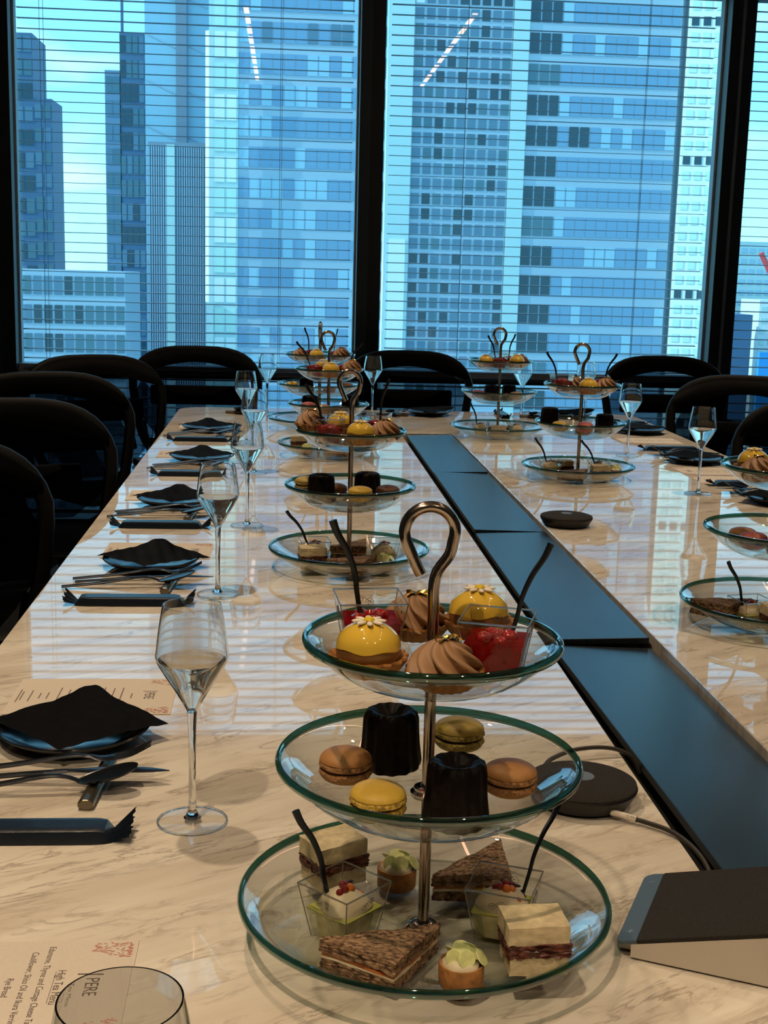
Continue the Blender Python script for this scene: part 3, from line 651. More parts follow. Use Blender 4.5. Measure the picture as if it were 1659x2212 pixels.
fill('S1', 'glass three tier cake stand in full view, first in the left row', 'first stand, left row', 0.1225, 1.015, 1.0, 0.0, [
    ('rasp', T, -0.050, 0.032, 4, 'back left of', (180, -0.10, -0.008, 0.004, 0.034)), ('rasp', T, 0.050, -0.020, -18, 'right of', (20, 0.02, 0.012, 0.004, 0.030)),
    ('dome', T, -0.055, -0.036, 0, 'front left of'), ('choc', T, 0.004, -0.052, 20, 'front of'), ('choc', T, -0.008, 0.066, 0, 'back of'), ('dome', T, 0.046, 0.056, 0, 'back right of'),
    ('can', Md, -0.027, 0.058, 0, 'back left of'), ('can', Md, 0.016, -0.058, 8, 'front of'), ('m_brown', Md, -0.068, 0.020, 0, 'left of'), ('m_olive', Md, 0.036, 0.076, 0, 'back of'), ('m_brown', Md, 0.068, -0.008, 0, 'right of'), ('m_yellow', Md, -0.046, -0.058, 0, 'front left of'),
    ('crm', B, -0.068, -0.004, 45, 'left of', (185, -0.05, -0.014, 0.006, 0.034)), ('crm', B, 0.068, -0.004, -22, 'right of', (35, 0.10, 0.018, 0.006, 0.034)),
    ('rye', B, -0.044, -0.062, -12, 'front left of'), ('tlet', B, 0.020, -0.094, 0, 'front of'), ('wht', B, 0.078, -0.088, 3, 'front right of'), ('tlet', B, -0.016, 0.080, 0, 'back of'), ('wht', B, -0.074, 0.074, 30, 'back left of'), ('rye', B, 0.052, 0.066, 20, 'back right of')])
fill('S2', 'glass three tier cake stand, second in the left row', 'second stand, left row', 0.124, 2.405, 0.97, 0.0, [
    ('rasp', T, -0.045, -0.014, 8, 'left of', (172, 0.02, -0.008, 0.004, 0.034)), ('rasp', T, 0.046, 0.034, -14, 'back right of', (10, -0.22, 0.010, 0.0, 0.034)),
    ('dome', T, 0.014, -0.058, 0, 'front of'), ('choc', T, 0.062, -0.024, 0, 'right of'), ('choc', T, -0.075, 0.030, 0, 'back left of'), ('dome', T, -0.018, 0.062, 0, 'back of'),
    ('can', Md, -0.055, -0.020, 0, 'left of'), ('can', Md, 0.034, 0.026, 0, 'right of'), ('m_yellow', Md, 0.014, -0.086, 0, 'front of'), ('m_cocoa', Md, 0.068, -0.042, 0, 'right of'), ('m_brown', Md, -0.026, 0.038, 0, 'back of'), ('m_olive', Md, -0.082, 0.026, 0, 'left of'),
    ('crm', B, -0.066, 0.004, 6, 'left of', (180, 0.16, -0.010, 0.0, 0.034)), ('crm', B, 0.066, 0.0, 0, 'right of'), ('wht', B, -0.070, -0.058, 8, 'front left of'), ('rye', B, 0.006, 0.070, 20, 'back of'), ('rye', B, 0.0, -0.090, 0, 'front of'), ('tlet', B, 0.062, -0.062, 0, 'front right of')])
fill('S3', 'glass three tier cake stand, third in the left row', 'third stand, left row', 0.130, 3.905, 0.97, 0.0, [
    ('rasp', T, -0.045, -0.005, 4, 'left of', (178, 0.14, -0.012, 0.0, 0.034)), ('rasp', T, 0.044, 0.012, -10, 'right of', (8, 0.14, 0.014, 0.0, 0.034)), ('dome', T, 0.004, -0.056, 0, 'front of'), ('dome', T, -0.016, 0.055, 0, 'back of'), ('choc', T, 0.066, -0.040, 0, 'right of'),
    ('can', Md, -0.055, 0.010, 0, 'left of'), ('can', Md, 0.066, 0.010, 0, 'right of'), ('m_pink', Md, -0.062, -0.052, 0, 'left of'), ('m_brown', Md, -0.018, -0.070, 0, 'front of'), ('m_cocoa', Md, 0.026, -0.030, 0, 'right of'),
    ('wht', B, -0.088, 0.035, 0, 'left of'), ('tlet', B, -0.066, -0.070, 0, 'front left of'), ('rye', B, 0.03, -0.085, 0, 'front of'), ('crm', B, 0.06, 0.02, 0, 'right of')])
fill('S4', 'glass three tier cake stand, fourth in the left row, nearest the window', 'fourth stand, left row', 0.120, 4.58, 1.17, dg(84), [
    ('rasp', T, -0.028, 0.045, 4, 'back left of', (190, -0.2, -0.006, 0.0, 0.034)), ('rasp', T, 0.052, 0.0, -10, 'right of', (60, -0.1, -0.012, 0.0, 0.034)), ('choc', T, -0.06, -0.02, 0, 'left of'), ('dome', T, -0.012, -0.062, 0, 'front of'), ('choc', T, 0.062, -0.052, 0, 'front right of'),
    ('can', Md, -0.040, 0.0, 0, 'left of'), ('m_pink', Md, 0.028, -0.06, 0, 'front of'), ('m_brown', Md, 0.080, -0.03, 0, 'right of'), ('m_yellow', Md, -0.082, -0.01, 0, 'left of')])
fill('S7', 'glass three tier cake stand, first in the right row, cut by the frame', 'first stand, right row', 0.815, 2.02, 1.0, 0.0, [
    ('choc', T, -0.056, -0.018, 0, 'front left of'), ('dome', T, -0.044, 0.040, 0, 'back left of'), ('rasp', T, -0.004, -0.045, 15, 'front of'),
    ('m_brown', Md, -0.060, 0.018, 0, 'left of'), ('m_pink', Md, -0.062, -0.036, 0, 'front left of'), ('can', Md, -0.014, -0.045, 0, 'front of'),
    ('rye', B, -0.105, -0.020, -25, 'left of'), ('crm', B, -0.060, -0.046, 12, 'front left of', (182, -0.02, -0.014, 0.0, 0.034)), ('wht', B, -0.034, -0.100, 5, 'front of')])
fill('S6', 'glass three tier cake stand, second in the right row', 'second stand, right row', 0.818, 3.525, 1.0, 0.0, [
    ('rasp', T, -0.058, 0.0, 4, 'left of', (178, 0.02, -0.012, 0.0, 0.034)), ('rasp', T, 0.048, 0.016, -8, 'right of', (2, 0.02, 0.016, 0.0, 0.034)), ('dome', T, 0.004, -0.056, 0, 'front of'), ('choc', T, 0.060, -0.030, 0, 'front right of'), ('choc', T, -0.008, 0.055, 0, 'back of'),
    ('can', Md, -0.080, 0.034, 0, 'back left of'), ('can', Md, 0.064, -0.018, 0, 'right of'), ('m_yellow', Md, -0.066, -0.046, 0, 'left of'), ('m_pink', Md, -0.006, -0.085, 0, 'front of'), ('m_brown', Md, 0.002, -0.034, 0, 'middle of'),
    ('crm', B, -0.078, 0.0, 0, 'left of', (178, 0.06, -0.010, 0.0, 0.034)), ('wht', B, -0.030, 0.046, 0, 'back of'), ('wht', B, 0.050, -0.062, 0, 'front right of'), ('crm', B, 0.062, 0.012, 0, 'right of', (178, 0.16, -0.010, 0.0, 0.034)), ('tlet', B, 0.096, -0.040, 0, 'right of'), ('rye', B, -0.03, -0.080, 0, 'front of')])
fill('S5', 'glass three tier cake stand, third in the right row, nearest the window', 'third stand, right row', 0.737, 4.43, 1.04, 0.0, [
    ('rasp', T, -0.006, 0.0, 4, 'middle of', (176, -0.06, -0.012, 0.0, 0.034)), ('dome', T, -0.052, -0.005, 0, 'left of'), ('dome', T, 0.050, -0.040, 0, 'front right of'), ('choc', T, 0.070, 0.0, 0, 'right of'), ('rasp', T, 0.032, 0.045, 0, 'back right of', (5, -0.14, 0.004, 0.0, 0.034)),
    ('can', Md, -0.028, -0.005, 0, 'left of'), ('can', Md, 0.036, 0.010, 0, 'right of'), ('m_pink', Md, -0.076, -0.020, 0, 'left of'), ('m_brown', Md, 0.050, -0.060, 0, 'front right of'),
    ('crm', B, -0.062, -0.010, 0, 'left of', (180, -0.1, -0.012, 0.0, 0.034)), ('wht', B, -0.006, -0.060, 0, 'front of'), ('crm', B, 0.060, -0.03, 0, 'right of'), ('rye', B, 0.02, 0.05, 0, 'back of')])

# ------------------------------------------------------------------ place settings
def g_glass():
    t = empty('wine_glass')
    out = [(0.0050, 0.118), (0.0090, 0.126), (0.0175, 0.141), (0.0270, 0.156), (0.0345, 0.169), (0.0368, 0.1755), (0.0362, 0.182), (0.0340, 0.200), (0.0312, 0.218), (0.0290, 0.2295)]
    inn = [(r - 0.0010, z + (0.0 if i > 1 else 0.0015)) for i, (r, z) in enumerate(out)]
    out = spline([(r, 0, z) for r, z in out], 4); inn = spline([(r, 0, z) for r, z in inn], 4)
    obj('bowl', lathe([(0, 0.1180)] + [(p.x, p.z) for p in out] + [(p.x, p.z) for p in inn[::-1]] + [(0, 0.1215)], 48), M['wgs'], t)
    liq = [p for p in inn if p.z <= 0.1725]
    obj('drink', lathe([(0, 0.1222)] + [(max(p.x - 0.0006, 0.0005), p.z + 0.0012) for p in liq[1:-1]] + [(liq[-1].x - 0.0006, 0.1728), (0, 0.1728)], 48), M['liquid'], t)
    obj('stem', lathe([(0, 0.0046), (0.009, 0.0047), (0.0062, 0.0075), (0.0042, 0.016), (0.0036, 0.05), (0.0040, 0.090), (0.0048, 0.112), (0.0050, 0.1176), (0, 0.1176)], 24), M['wgs'], t)
    obj('foot', lathe([(0, 0.0), (0.034, 0.0), (0.0358, 0.0008), (0.0358, 0.0016), (0.030, 0.0026), (0.012, 0.0042), (0, 0.0045)], 48), M['wg'], t)
    obj('foot_rim', tube([(0.0352 * math.cos(2 * PI * k / 48), 0.0352 * math.sin(2 * PI * k / 48), 0.0013) for k in range(48)], 0.0010, 8, closed=True), M['wgs'], t)
    return t
def g_plate():
    t = empty('side_plate')
    obj('plate_body', lathe([(0, 0), (0.05, 0), (0.056, 0.002), (0.078, 0.009), (0.088, 0.016), (0.090, 0.0185), (0.0885, 0.0195), (0.0855, 0.018), (0.075, 0.0115), (0.056, 0.005), (0, 0.004)], 56), M['plate'], t)
    return t
def g_napkin(seed=3):
    t = empty('paper_napkin'); bm = bmesh.new(); n = 18; h = 0.0735; rr = random.Random(seed)
    V = []
    for i in range(n + 1):
        row = []
        for j in range(n + 1):
            u, v = -1 + 2 * i / n, -1 + 2 * j / n; x, y = (u - v) * h * 0.73, (u + v) * h * 0.70
            r = math.hypot(x, y); rise = 0.026 - 0.0045 * (r / 0.1) ** 2 + 0.013 * math.exp(-((x + 0.004) / 0.026) ** 2) * (0.3 + 0.7 * max(0, min(1, (y + 0.02) / 0.09)))
            if r > 0.085: rise -= 0.10 * (r - 0.085)
            rise += 0.0012 * math.sin(25 * x / 0.1 + 6 * y / 0.1) * 0.6
            row.append(bm.verts.new((x, y, rise)))
        V.append(row)
    for i in range(n):
        for j in range(n): bm.faces.new((V[i][j], V[i + 1][j], V[i + 1][j + 1], V[i][j + 1]))
    bmesh.ops.solidify(bm, geom=bm.faces[:], thickness=0.0022)
    obj('folded_paper', bm, M['napkin'], t); return t
def flatbar(pts, wid, th): # ribbon with oval section
    n = len(pts); return tube(pts, 1.0, 8, flat=[(wid[i], th[i]) for i in range(n)])
def lerp(a, n):
    m = len(a) - 1; return [a[min(int(i / (n - 1) * m), m - 1)] + (a[min(int(i / (n - 1) * m), m - 1) + 1] - a[min(int(i / (n - 1) * m), m - 1)]) * (i / (n - 1) * m - min(int(i / (n - 1) * m), m - 1)) for i in range(n)]
def g_fork():
    t = empty('table_fork')
    P = spline([(-0.115, 0, 0.004), (-0.04, 0, 0.011), (0.02, 0, 0.0195), (0.042, 0, 0.0195), (0.058, 0, 0.0165), (0.073, 0, 0.018)], 5); n = len(P)
    obj('handle', flatbar(P, lerp([0.0056, 0.005, 0.0042, 0.0036, 0.0090, 0.0108], n), lerp([0.0024, 0.0026, 0.0024, 0.0020, 0.0015, 0.0012], n)), M['gun'], t)
    tn = None
    for k in range(4):
        y = (k - 1.5) * 0.0056
        if tn is None: tn = obj('tine', flatbar(spline([(0.071, 0, 0.0178), (0.092, 0, 0.0225), (0.113, 0, 0.033)], 4), lerp([0.0018, 0.0016, 0.0008], 9), lerp([0.0011, 0.001, 0.0007], 9)), M['gun'], t, loc=(0, y, 0))
        else: inst('tine', tn, t, (0, y, 0))
    return t
def g_spoon():
    t = empty('table_spoon')
    P = spline([(-0.115, 0, 0.004), (-0.04, 0, 0.011), (0.015, 0, 0.0195), (0.038, 0, 0.0185), (0.052, 0, 0.0135)], 5); n = len(P)
    obj('handle', flatbar(P, lerp([0.0056, 0.005, 0.0042, 0.0036, 0.0050], n), lerp([0.0024, 0.0026, 0.0024, 0.0020, 0.0015], n)), M['gun'], t)
    bm = bmesh.new(); bmesh.ops.create_icosphere(bm, subdivisions=3, radius=1.0)
    for v in bm.verts:
        x, y, z = v.co; q = 1 + 0.12 * x; zz = z * 0.0045 if z < 0 else -z * 0.0012
        v.co = Vector((0.082 + 0.033 * x, 0.0185 * y * q, 0.0215 + 0.26 * 0.033 * x + zz * 1.6))
    obj('bowl', bm, M['gun'], t); return t
def g_knife():
    t = empty('table_knife')
    P = spline([(-0.115, 0, 0.004), (-0.02, 0, 0.0115), (0.018, 0, 0.0145)], 5); n = len(P)
    obj('handle', flatbar(P, lerp([0.005, 0.0046, 0.004], n), lerp([0.0024, 0.0026, 0.002], n)), M['gun'], t)
    P = spline([(0.016, 0, 0.0143), (0.05, 0.001, 0.0150), (0.10, 0.001, 0.0150), (0.128, -0.001, 0.0148)], 5); n = len(P)
    obj('blade', flatbar(P, lerp([0.0042, 0.0088, 0.0085, 0.0012], n), lerp([0.0014, 0.0008, 0.0007, 0.0005], n)), M['gun'], t); return t
def g_rest():
    t = empty('cutlery_rest')
    bm = bmesh.new(); n = 8; oc = [(0.0085 * math.cos(PI / 8 + k * PI / 4) * 1.05, 0.0058 + 0.0063 * math.sin(PI / 8 + k * PI / 4)) for k in range(8)]
    A = [bm.verts.new((x, -0.062, z)) for x, z in oc]; Bq = [bm.verts.new((x, 0.062, z)) for x, z in oc]
    bm.faces.new(A); bm.faces.new(Bq[::-1])
    for k in range(8): bm.faces.new((A[k], A[(k + 1) % 8], Bq[(k + 1) % 8], Bq[k]))
    bmesh.ops.bevel(bm, geom=bm.edges[:], offset=0.0008, segments=1, affect='EDGES')
    obj('bar', bm, M['restm'], t, False); return t
def g_packet():
    t = empty('towel_packet')
    bm = bmesh.new(); nx, ny = 24, 12; L, Wd = 0.178, 0.040
    top = []; 
    rows = [[None] * (ny + 1) for _ in range(nx + 1)]; lo = [[None] * (ny + 1) for _ in range(nx + 1)]
    for i in range(nx + 1):
        for j in range(ny + 1):
            u, v = -1 + 2 * i / nx, -1 + 2 * j / ny; hgt = 0.0125 * (1 - abs(u) ** 24) * (1 - abs(v) ** 12) + 0.0012
            wv = 1 - 0.22 * abs(u) ** 12
            rows[i][j] = bm.verts.new((u * L / 2, v * Wd / 2 * wv, hgt)); lo[i][j] = bm.verts.new((u * L / 2, v * Wd / 2 * wv, 0.0006))
    for i in range(nx):
        for j in range(ny):
            bm.faces.new((rows[i][j], rows[i + 1][j], rows[i + 1][j + 1], rows[i][j + 1])); bm.faces.new((lo[i][j], lo[i][j + 1], lo[i + 1][j + 1], lo[i + 1][j]))
    for i in range(nx):
        for j in (0, ny): bm.faces.new((rows[i][j], rows[i + 1][j], lo[i + 1][j], lo[i][j]))
    for j in range(ny):
        for i in (0, nx): bm.faces.new((rows[i][j], rows[i][j + 1], lo[i][j + 1], lo[i][j]))
    obj('pouch', bm, M['packet'], t)
    for s in (-1, 1):
        bm = bmesh.new(); n = 22; A = []; Bq = []
        for k in range(n + 1):
            v = -1 + 2 * k / n; kink = 0.003 * math.sin(9 * v)
            A.append(bm.verts.new((s * (L / 2 - 0.002), v * 0.015, 0.002)))
            Bq.append(bm.verts.new((s * (L / 2 + 0.018 + kink * 0.5 + (0.0016 if k % 2 else 0)), v * 0.021, 0.009 + 0.010 * (0.6 + 0.5 * v) + kink)))
        for k in range(n): bm.faces.new((A[k], A[k + 1], Bq[k + 1], Bq[k]))
        bmesh.ops.solidify(bm, geom=bm.faces[:], thickness=0.0006)
        obj('crimped_end', bm, M['packet'], t, False)
    return t
def g_menu(full):
    t = empty('menu_card')   # local +X is the top of the page, reader looks along +X
    obj('card', BX((0, 0, 0.0005), (0.210, 0.142, 0.0007)), M['card'], t, False); z = 0.00088; R = -PI / 2
    if full:
        def ln(s, x, sz, sx=0.72): return text(s, sz, M['ink'], t, (x, 0, z), R, 'lettering', 'CENTER', (sx, 1))
        ln('High Tea Menu', 0.046, 0.0095, 0.85)
        obj('underline', BX((0.0445, 0, z), (0.0004, 0.046, 0.0001)), M['ink'], t, False)
        ln('Edamame, Thyme and Cottage Cheese Tartlet', 0.033, 0.0078, 0.84); ln('Cauliflower, Shiso Oil and Ikura Verrine', 0.0205, 0.0078, 0.84); ln('Rye Bread', 0.008, 0.0078, 0.84)
    else:
        text('PERE', 0.0165, M['ink'], t, (0.0655, 0.014, z), R, 'lettering', 'LEFT', (0.76, 1.15))
    if full: text('PERE', 0.0165, M['ink'], t, (0.0655, 0.014, z), R, 'lettering', 'LEFT', (0.76, 1.15))
    obj('logo_bar', BX((0.0715, 0.0185, z), (0.019, 0.0016, 0.0001)), M['ink'], t, False)
    rows = [(0.0485, .020), (0.035, .066), (0.0235, .062), (0.011, .068), (0.003, .016), (-0.008, .062), (-0.018, .030), (-0.034, .050), (-0.046, .066), (-0.060, .026), (-0.070, .022), (-0.082, .044), (-0.093, .034), (-0.097, .050)]
    if full: rows = [r for r in rows if r[0] < 0.0]
    for x, w_ in rows: obj('print_line', BX((x, 0, z), (0.0016, w_, 0.0001)), M['ink2'], t, False)
    for sgn in (-1, 1):
        rr = random.Random(5 + sgn); bp = None
        for k in range(80):
            a = rr.random() ** 1.6; x = 0.100 - 0.030 * a; y = sgn * (0.067 - 0.024 * rr.random() * (1 - 0.3 * a)); s = rr.uniform(0.7, 1.2)
            if bp is None: bp = obj('blossom_print', prism([(-0.0022, 0), (-0.0004, 0.0010), (0.0020, 0.0003), (0.0006, -0.0008)], z, z + 0.00006), M['petal_print'], t, False, (x, y, 0), (0, 0, rr.uniform(-.8, .8)))
            else: inst('blossom_print', bp, t, (x, y, 0.00002 * (k % 5)), (0, 0, rr.uniform(-.8, .8)), (s, s, 1))
    return t
SETP = dict(glass=g_glass(), plate=g_plate(), napkin=g_napkin(), fork=g_fork(), spoon=g_spoon(), knife=g_knife(), rest=g_rest(), packet=g_packet(), menu=g_menu(False), menu0=g_menu(True))
SUSED = set()
def sput(kind, loc, rz, label, cat, group, rot=None):
    t = SETP[kind] if kind not in SUSED else copy_tree(SETP[kind]); SUSED.add(kind)
    t.location = loc; t.rotation_euler = rot or (0, 0, rz); tag(t, label, cat, group); return t
def setting(x, y, rz, where, glass=None, menu=True, parts=('plate', 'napkin', 'cut', 'packet'), moff=(0.0, 0.155)):
    c, s = math.cos(rz), math.sin(rz)
    def at(dx, dy, z=0.0): return (x + c * dx - s * dy, y + s * dx + c * dy, TZ + 0.0002 + z)
    if menu: sput('menu', at(*moff), rz, 'cream menu card with pink blossom corners, %s' % where, 'menu', 'menu cards')
    if 'plate' in parts: sput('plate', at(0, 0), rz, 'black side plate under a napkin, %s' % where, 'plate', 'black side plates')
    if 'napkin' in parts: sput('napkin', at(0.004, 0.004), rz + dg(random.uniform(-4, 4)), 'black folded paper napkin on a plate, %s' % where, 'napkin', 'black napkins')
    if 'cut' in parts:
        sput('rest', at(0.048, -0.148), rz + dg(-4), 'octagonal bronze cutlery rest, %s' % where, 'cutlery rest', 'cutlery rests')
        sput('fork', at(-0.012, -0.108), rz + dg(3), 'black table fork on its rest, %s' % where, 'fork', 'black forks')
        sput('knife', at(-0.004, -0.137), rz + dg(0), 'black table knife on its rest, %s' % where, 'knife', 'black knives')
        sput('spoon', at(-0.022, -0.166), rz + dg(4), 'black table spoon on its rest, %s' % where, 'spoon', 'black table spoons')
    if 'packet' in parts: sput('packet', at(-0.008, -0.272), rz, 'black foil towel packet with crimped ends, %s' % where, 'packet', 'towel packets')
    if glass: sput('glass', (glass[0], glass[1], TZ + 0.0002), random.uniform(0, 6), 'tulip wine glass with a clear drink, %s' % where, 'glass', 'wine glasses')
sput('menu0', (-0.222, 0.942, TZ + 0.0002), 0, 'cream menu card with readable High Tea Menu heading at the bottom left', 'menu', 'menu cards')
sput('glass', (-0.072, 0.545, TZ + 0.0002), 0.4, 'tulip wine glass cut by the bottom edge, in front of the menu', 'glass', 'wine glasses')
LS = 'place %s on the left side'
setting(-0.246, 1.490, 0, LS % 'one', (-0.090, 1.252))
setting(-0.248, 2.395, 0, LS % 'two', (-0.113, 2.189), moff=(0, 0.14))
setting(-0.258, 3.045, 0, LS % 'three', (-0.081, 2.798), moff=(-0.02, 0.12))
setting(-0.245, 3.755, 0, LS % 'four', (-0.085, 3.541), moff=(-0.03, 0.13))
setting(-0.265, 4.465, 0, LS % 'five', (-0.127, 4.183), moff=(0, 0.13))
RS = 'place %s on the right side'
setting(1.262, 3.165, PI, RS % 'one', (1.090, 3.293), menu=True, moff=(0.0, -0.36))
setting(1.262, 3.873, PI, RS % 'two', (1.084, 3.995), moff=(0.0, 0.18))
setting(1.290, 4.600, PI, RS % 'three', (1.170, 4.98), moff=(0.03, 0.22))
ES = 'place %s at the window end'
setting(-0.02, 5.06, -PI / 2, ES % 'one', (-0.071, 5.02), menu=False, parts=('cut',))
setting(0.567, 5.075, -PI / 2, ES % 'two', (0.340, 5.05), menu=False)
setting(1.135, 5.085, -PI / 2, ES % 'three', (0.930, 5.04), menu=False)

# ------------------------------------------------------------------ table microphones and speaker
def make_pod():
    t = empty('microphone_pod')
    obj('base', lathe([(0, 0.0), (0.040, 0.0), (0.046, 0.004), (0.0515, 0.013), (0.053, 0.0165), (0.0522, 0.0182), (0, 0.0182)], 48), M['black'], t)
    obj('fabric_top', lathe([(0, 0.0175), (0.0520, 0.0180), (0.0518, 0.0200), (0.045, 0.0222), (0.02, 0.0242), (0, 0.0246)], 48), M['fabric'], t)
    obj('mute_button', lathe([(0, 0.0240), (0.0115, 0.0240), (0.0112, 0.0252), (0, 0.0255)], 24), M['button'], t)
    return t
pod = make_pod(); pod.location = (0.640, 2.845, TZ); pod.scale = (1.13, 1.13, 1.13); tag(pod, 'round black microphone pod on the far side of the cable runner', 'microphone', 'microphone pods')
pod2 = copy_tree(pod); pod2.location = (0.325, 1.300, TZ); pod2.rotation_euler = (0, 0, 0.3); tag(pod2, 'round fabric topped microphone pod behind the first cake stand, cables plugged in', 'microphone', 'microphone pods')
# two cables
cb = tag(obj('microphone_cable', tube(spline([(0.338, 1.256, 0.750), (0.352, 1.246, 0.7465), (0.375, 1.232, 0.7455), (0.400, 1.205, 0.7445), (0.415, 1.165, 0.738), (0.420, 1.13, 0.722)], 6), 0.0026, 8), mat('cable_grey', (0.03, 0.026, 0.022), 0.5)), 'grey cable with a white tag leaving the front of the microphone pod', 'cable')
cb2 = tag(obj('microphone_cable', tube(spline([(0.300, 1.376, 0.750), (0.312, 1.392, 0.752), (0.345, 1.415, 0.754), (0.385, 1.425, 0.752), (0.412, 1.425, 0.742), (0.424, 1.42, 0.722)], 6), 0.0026, 8), mat('cable_grey')), 'dark cable arching from the back of the microphone pod into the runner', 'cable')
tg = obj('tag_sleeve', tube([(0.3455, 1.2505, 0.7480), (0.3685, 1.2365, 0.7460)], 0.0034, 10), M['tag'], cb)
tx = text('RALLY BAR MIC POD', 0.0030, M['ink'], cb, (0.3462, 1.2464, 0.7478), 0, 'lettering', 'LEFT', (0.85, 1.0), rot=(dg(62), 0, dg(-31)))

spk = thing('speaker_bar', 'wedge shaped speaker with dark fabric top and silver body at the right edge', 'speaker', (0.2815, 0.9775, TZ), dg(-26))
Ls, Wd = 0.30, 0.134
def wedge(x0, x1, y0, y1, zb0, zb1, zt0, zt1):
    bm = bmesh.new(); v = [bm.verts.new(p) for p in ((x0, y0, zb0), (x1, y0, zb1), (x1, y1, zb1), (x0, y1, zb0), (x0, y0, zt0), (x1, y0, zt1), (x1, y1, zt1), (x0, y1, zt0))]
    for f in ((3, 2, 1, 0), (4, 5, 6, 7), (0, 1, 5, 4), (1, 2, 6, 5), (2, 3, 7, 6), (3, 0, 4, 7)): bm.faces.new([v[i] for i in f])
    return bm
sl = 0.28
bm = wedge(0, Ls, 0, Wd, 0.002, 0.002, 0.010, 0.010 + sl * Ls)
bmesh.ops.bevel(bm, geom=[e_ for e_ in bm.edges if abs(e_.verts[0].co.x) < 1e-6 and abs(e_.verts[1].co.x) < 1e-6 and abs(e_.verts[0].co.z - e_.verts[1].co.z) > 0.004], offset=0.012, segments=4, affect='EDGES')
obj('silver_body', bm, M['silver'], spk, False)
al = math.atan(sl)
poly = [(0.018, 0.0), (Ls, 0.0), (Ls, Wd), (0.018, Wd)]
P1 = empty('top_plate'); P1.parent = spk; P1.location = (0, 0, 0.0102); P1.rotation_euler = (0, -al, 0)
bpy.data.objects.remove(P1)
def tilted(bm):
    for v in bm.verts: v.co = Vector((v.co.x * math.cos(al) - v.co.z * math.sin(al), v.co.y, 0.0102 + v.co.x * math.sin(al) + v.co.z * math.cos(al)))
    return bm
ft = obj('fabric_top', tilted(prism(poly, 0.0, 0.0035, bev=0.001)), M['fabric'], spk, False)
ts = obj('touch_strip', tilted(prism([(0.0174, 0.0), (0.0174, Wd)] + arc(0.008, Wd - 0.008, 0.008, PI / 2, PI, 5) + arc(0.006, 0.006, 0.006, PI, 1.5 * PI, 5), 0.0, 0.0030, bev=0.0008)), M['touch'], spk, False)
obj('plus_mark', tilted(BX((0.009, 0.018, 0.0031), (0.006, 0.0008, 0.0002))), M['mark'], ts, False)
obj('plus_mark', tilted(BX((0.009, 0.018, 0.0031), (0.0008, 0.006, 0.0002))), M['mark'], ts, False)
obj('minus_mark', tilted(BX((0.009, Wd - 0.018, 0.0031), (0.006, 0.0008, 0.0002))), M['mark'], ts, False)

# ------------------------------------------------------------------ city outside
def fm(name, c, rough=0.35, spec=0.5): return mat(name, c, rough, spec=spec)
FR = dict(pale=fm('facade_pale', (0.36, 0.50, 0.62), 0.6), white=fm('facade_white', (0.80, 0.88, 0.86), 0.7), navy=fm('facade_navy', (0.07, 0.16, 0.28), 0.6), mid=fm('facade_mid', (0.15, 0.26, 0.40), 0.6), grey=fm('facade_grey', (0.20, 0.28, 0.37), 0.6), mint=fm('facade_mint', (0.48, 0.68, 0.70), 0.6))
GL = dict(dark=fm('glazing_dark', (0.025, 0.075, 0.11), 0.12, 0.5), teal=fm('glazing_teal', (0.075, 0.18, 0.24), 0.12, 0.5), blue=fm('glazing_blue', (0.17, 0.34, 0.52), 0.12, 0.5), sky=fm('glazing_sky', (0.31, 0.55, 0.70), 0.12, 0.5), mint=fm('glazing_mint', (0.56, 0.80, 0.74), 0.2, 0.5), slate=fm('glazing_slate', (0.10, 0.21, 0.31), 0.12, 0.5))
PM = {}
def pane_mesh(wd, ht, m):
    k = (round(wd, 3), round(ht, 3), m.name)
    if k not in PM:
        bm = bmesh.new(); box(bm, (0, 0, 0), (wd, 0.12, ht)); me = bpy.data.meshes.new('window_pane'); bm.to_mesh(me); bm.free(); me.materials.append(m); PM[k] = me
    return PM[k]
def tower(name, label, y, x0, x1, z0, z1, depth, wallm, cols, floor, sill, ph, pick, gap=0.22, zstart=None, rows=None):
    """slab with panes proud of its face; pick(col, row) gives the pane material or None"""
    t = thing(name, label, 'building', ((x0 + x1) / 2, y, z0))
    obj('tower_body', BX((0, depth / 2, (z1 - z0) / 2), (x1 - x0, depth, z1 - z0)), wallm, t, False)
    cwid = (x1 - x0) / cols; zs = (zstart if zstart is not None else z1) - z0; r = 0; cnt = 0; extra = []
    while zs - (r + 1) * floor > 0 and (rows is None or r < rows):
        zc = zs - r * floor - sill - ph / 2
        for c in range(cols):
            m = pick(c, r)
            if m is None: continue
            loc = (-(x1 - x0) / 2 + (c + .5) * cwid, -0.04, zc)
            if cnt < 300: inst('window_pane', pane_mesh(cwid - gap, ph, m), t, loc); cnt += 1
            else: extra.append((loc, m))
        r += 1
    if extra:
        by = {}
        for loc, m in extra: by.setdefault(m.name, [m, bmesh.new()]); box(by[m.name][1], loc, (cwid - gap, 0.12, ph))
        for k, (m, bm) in by.items(): obj('window_panes', bm, m, t, False)['kind'] = 'stuff'
    return t
R0 = random.Random(11); ch = R0.choice
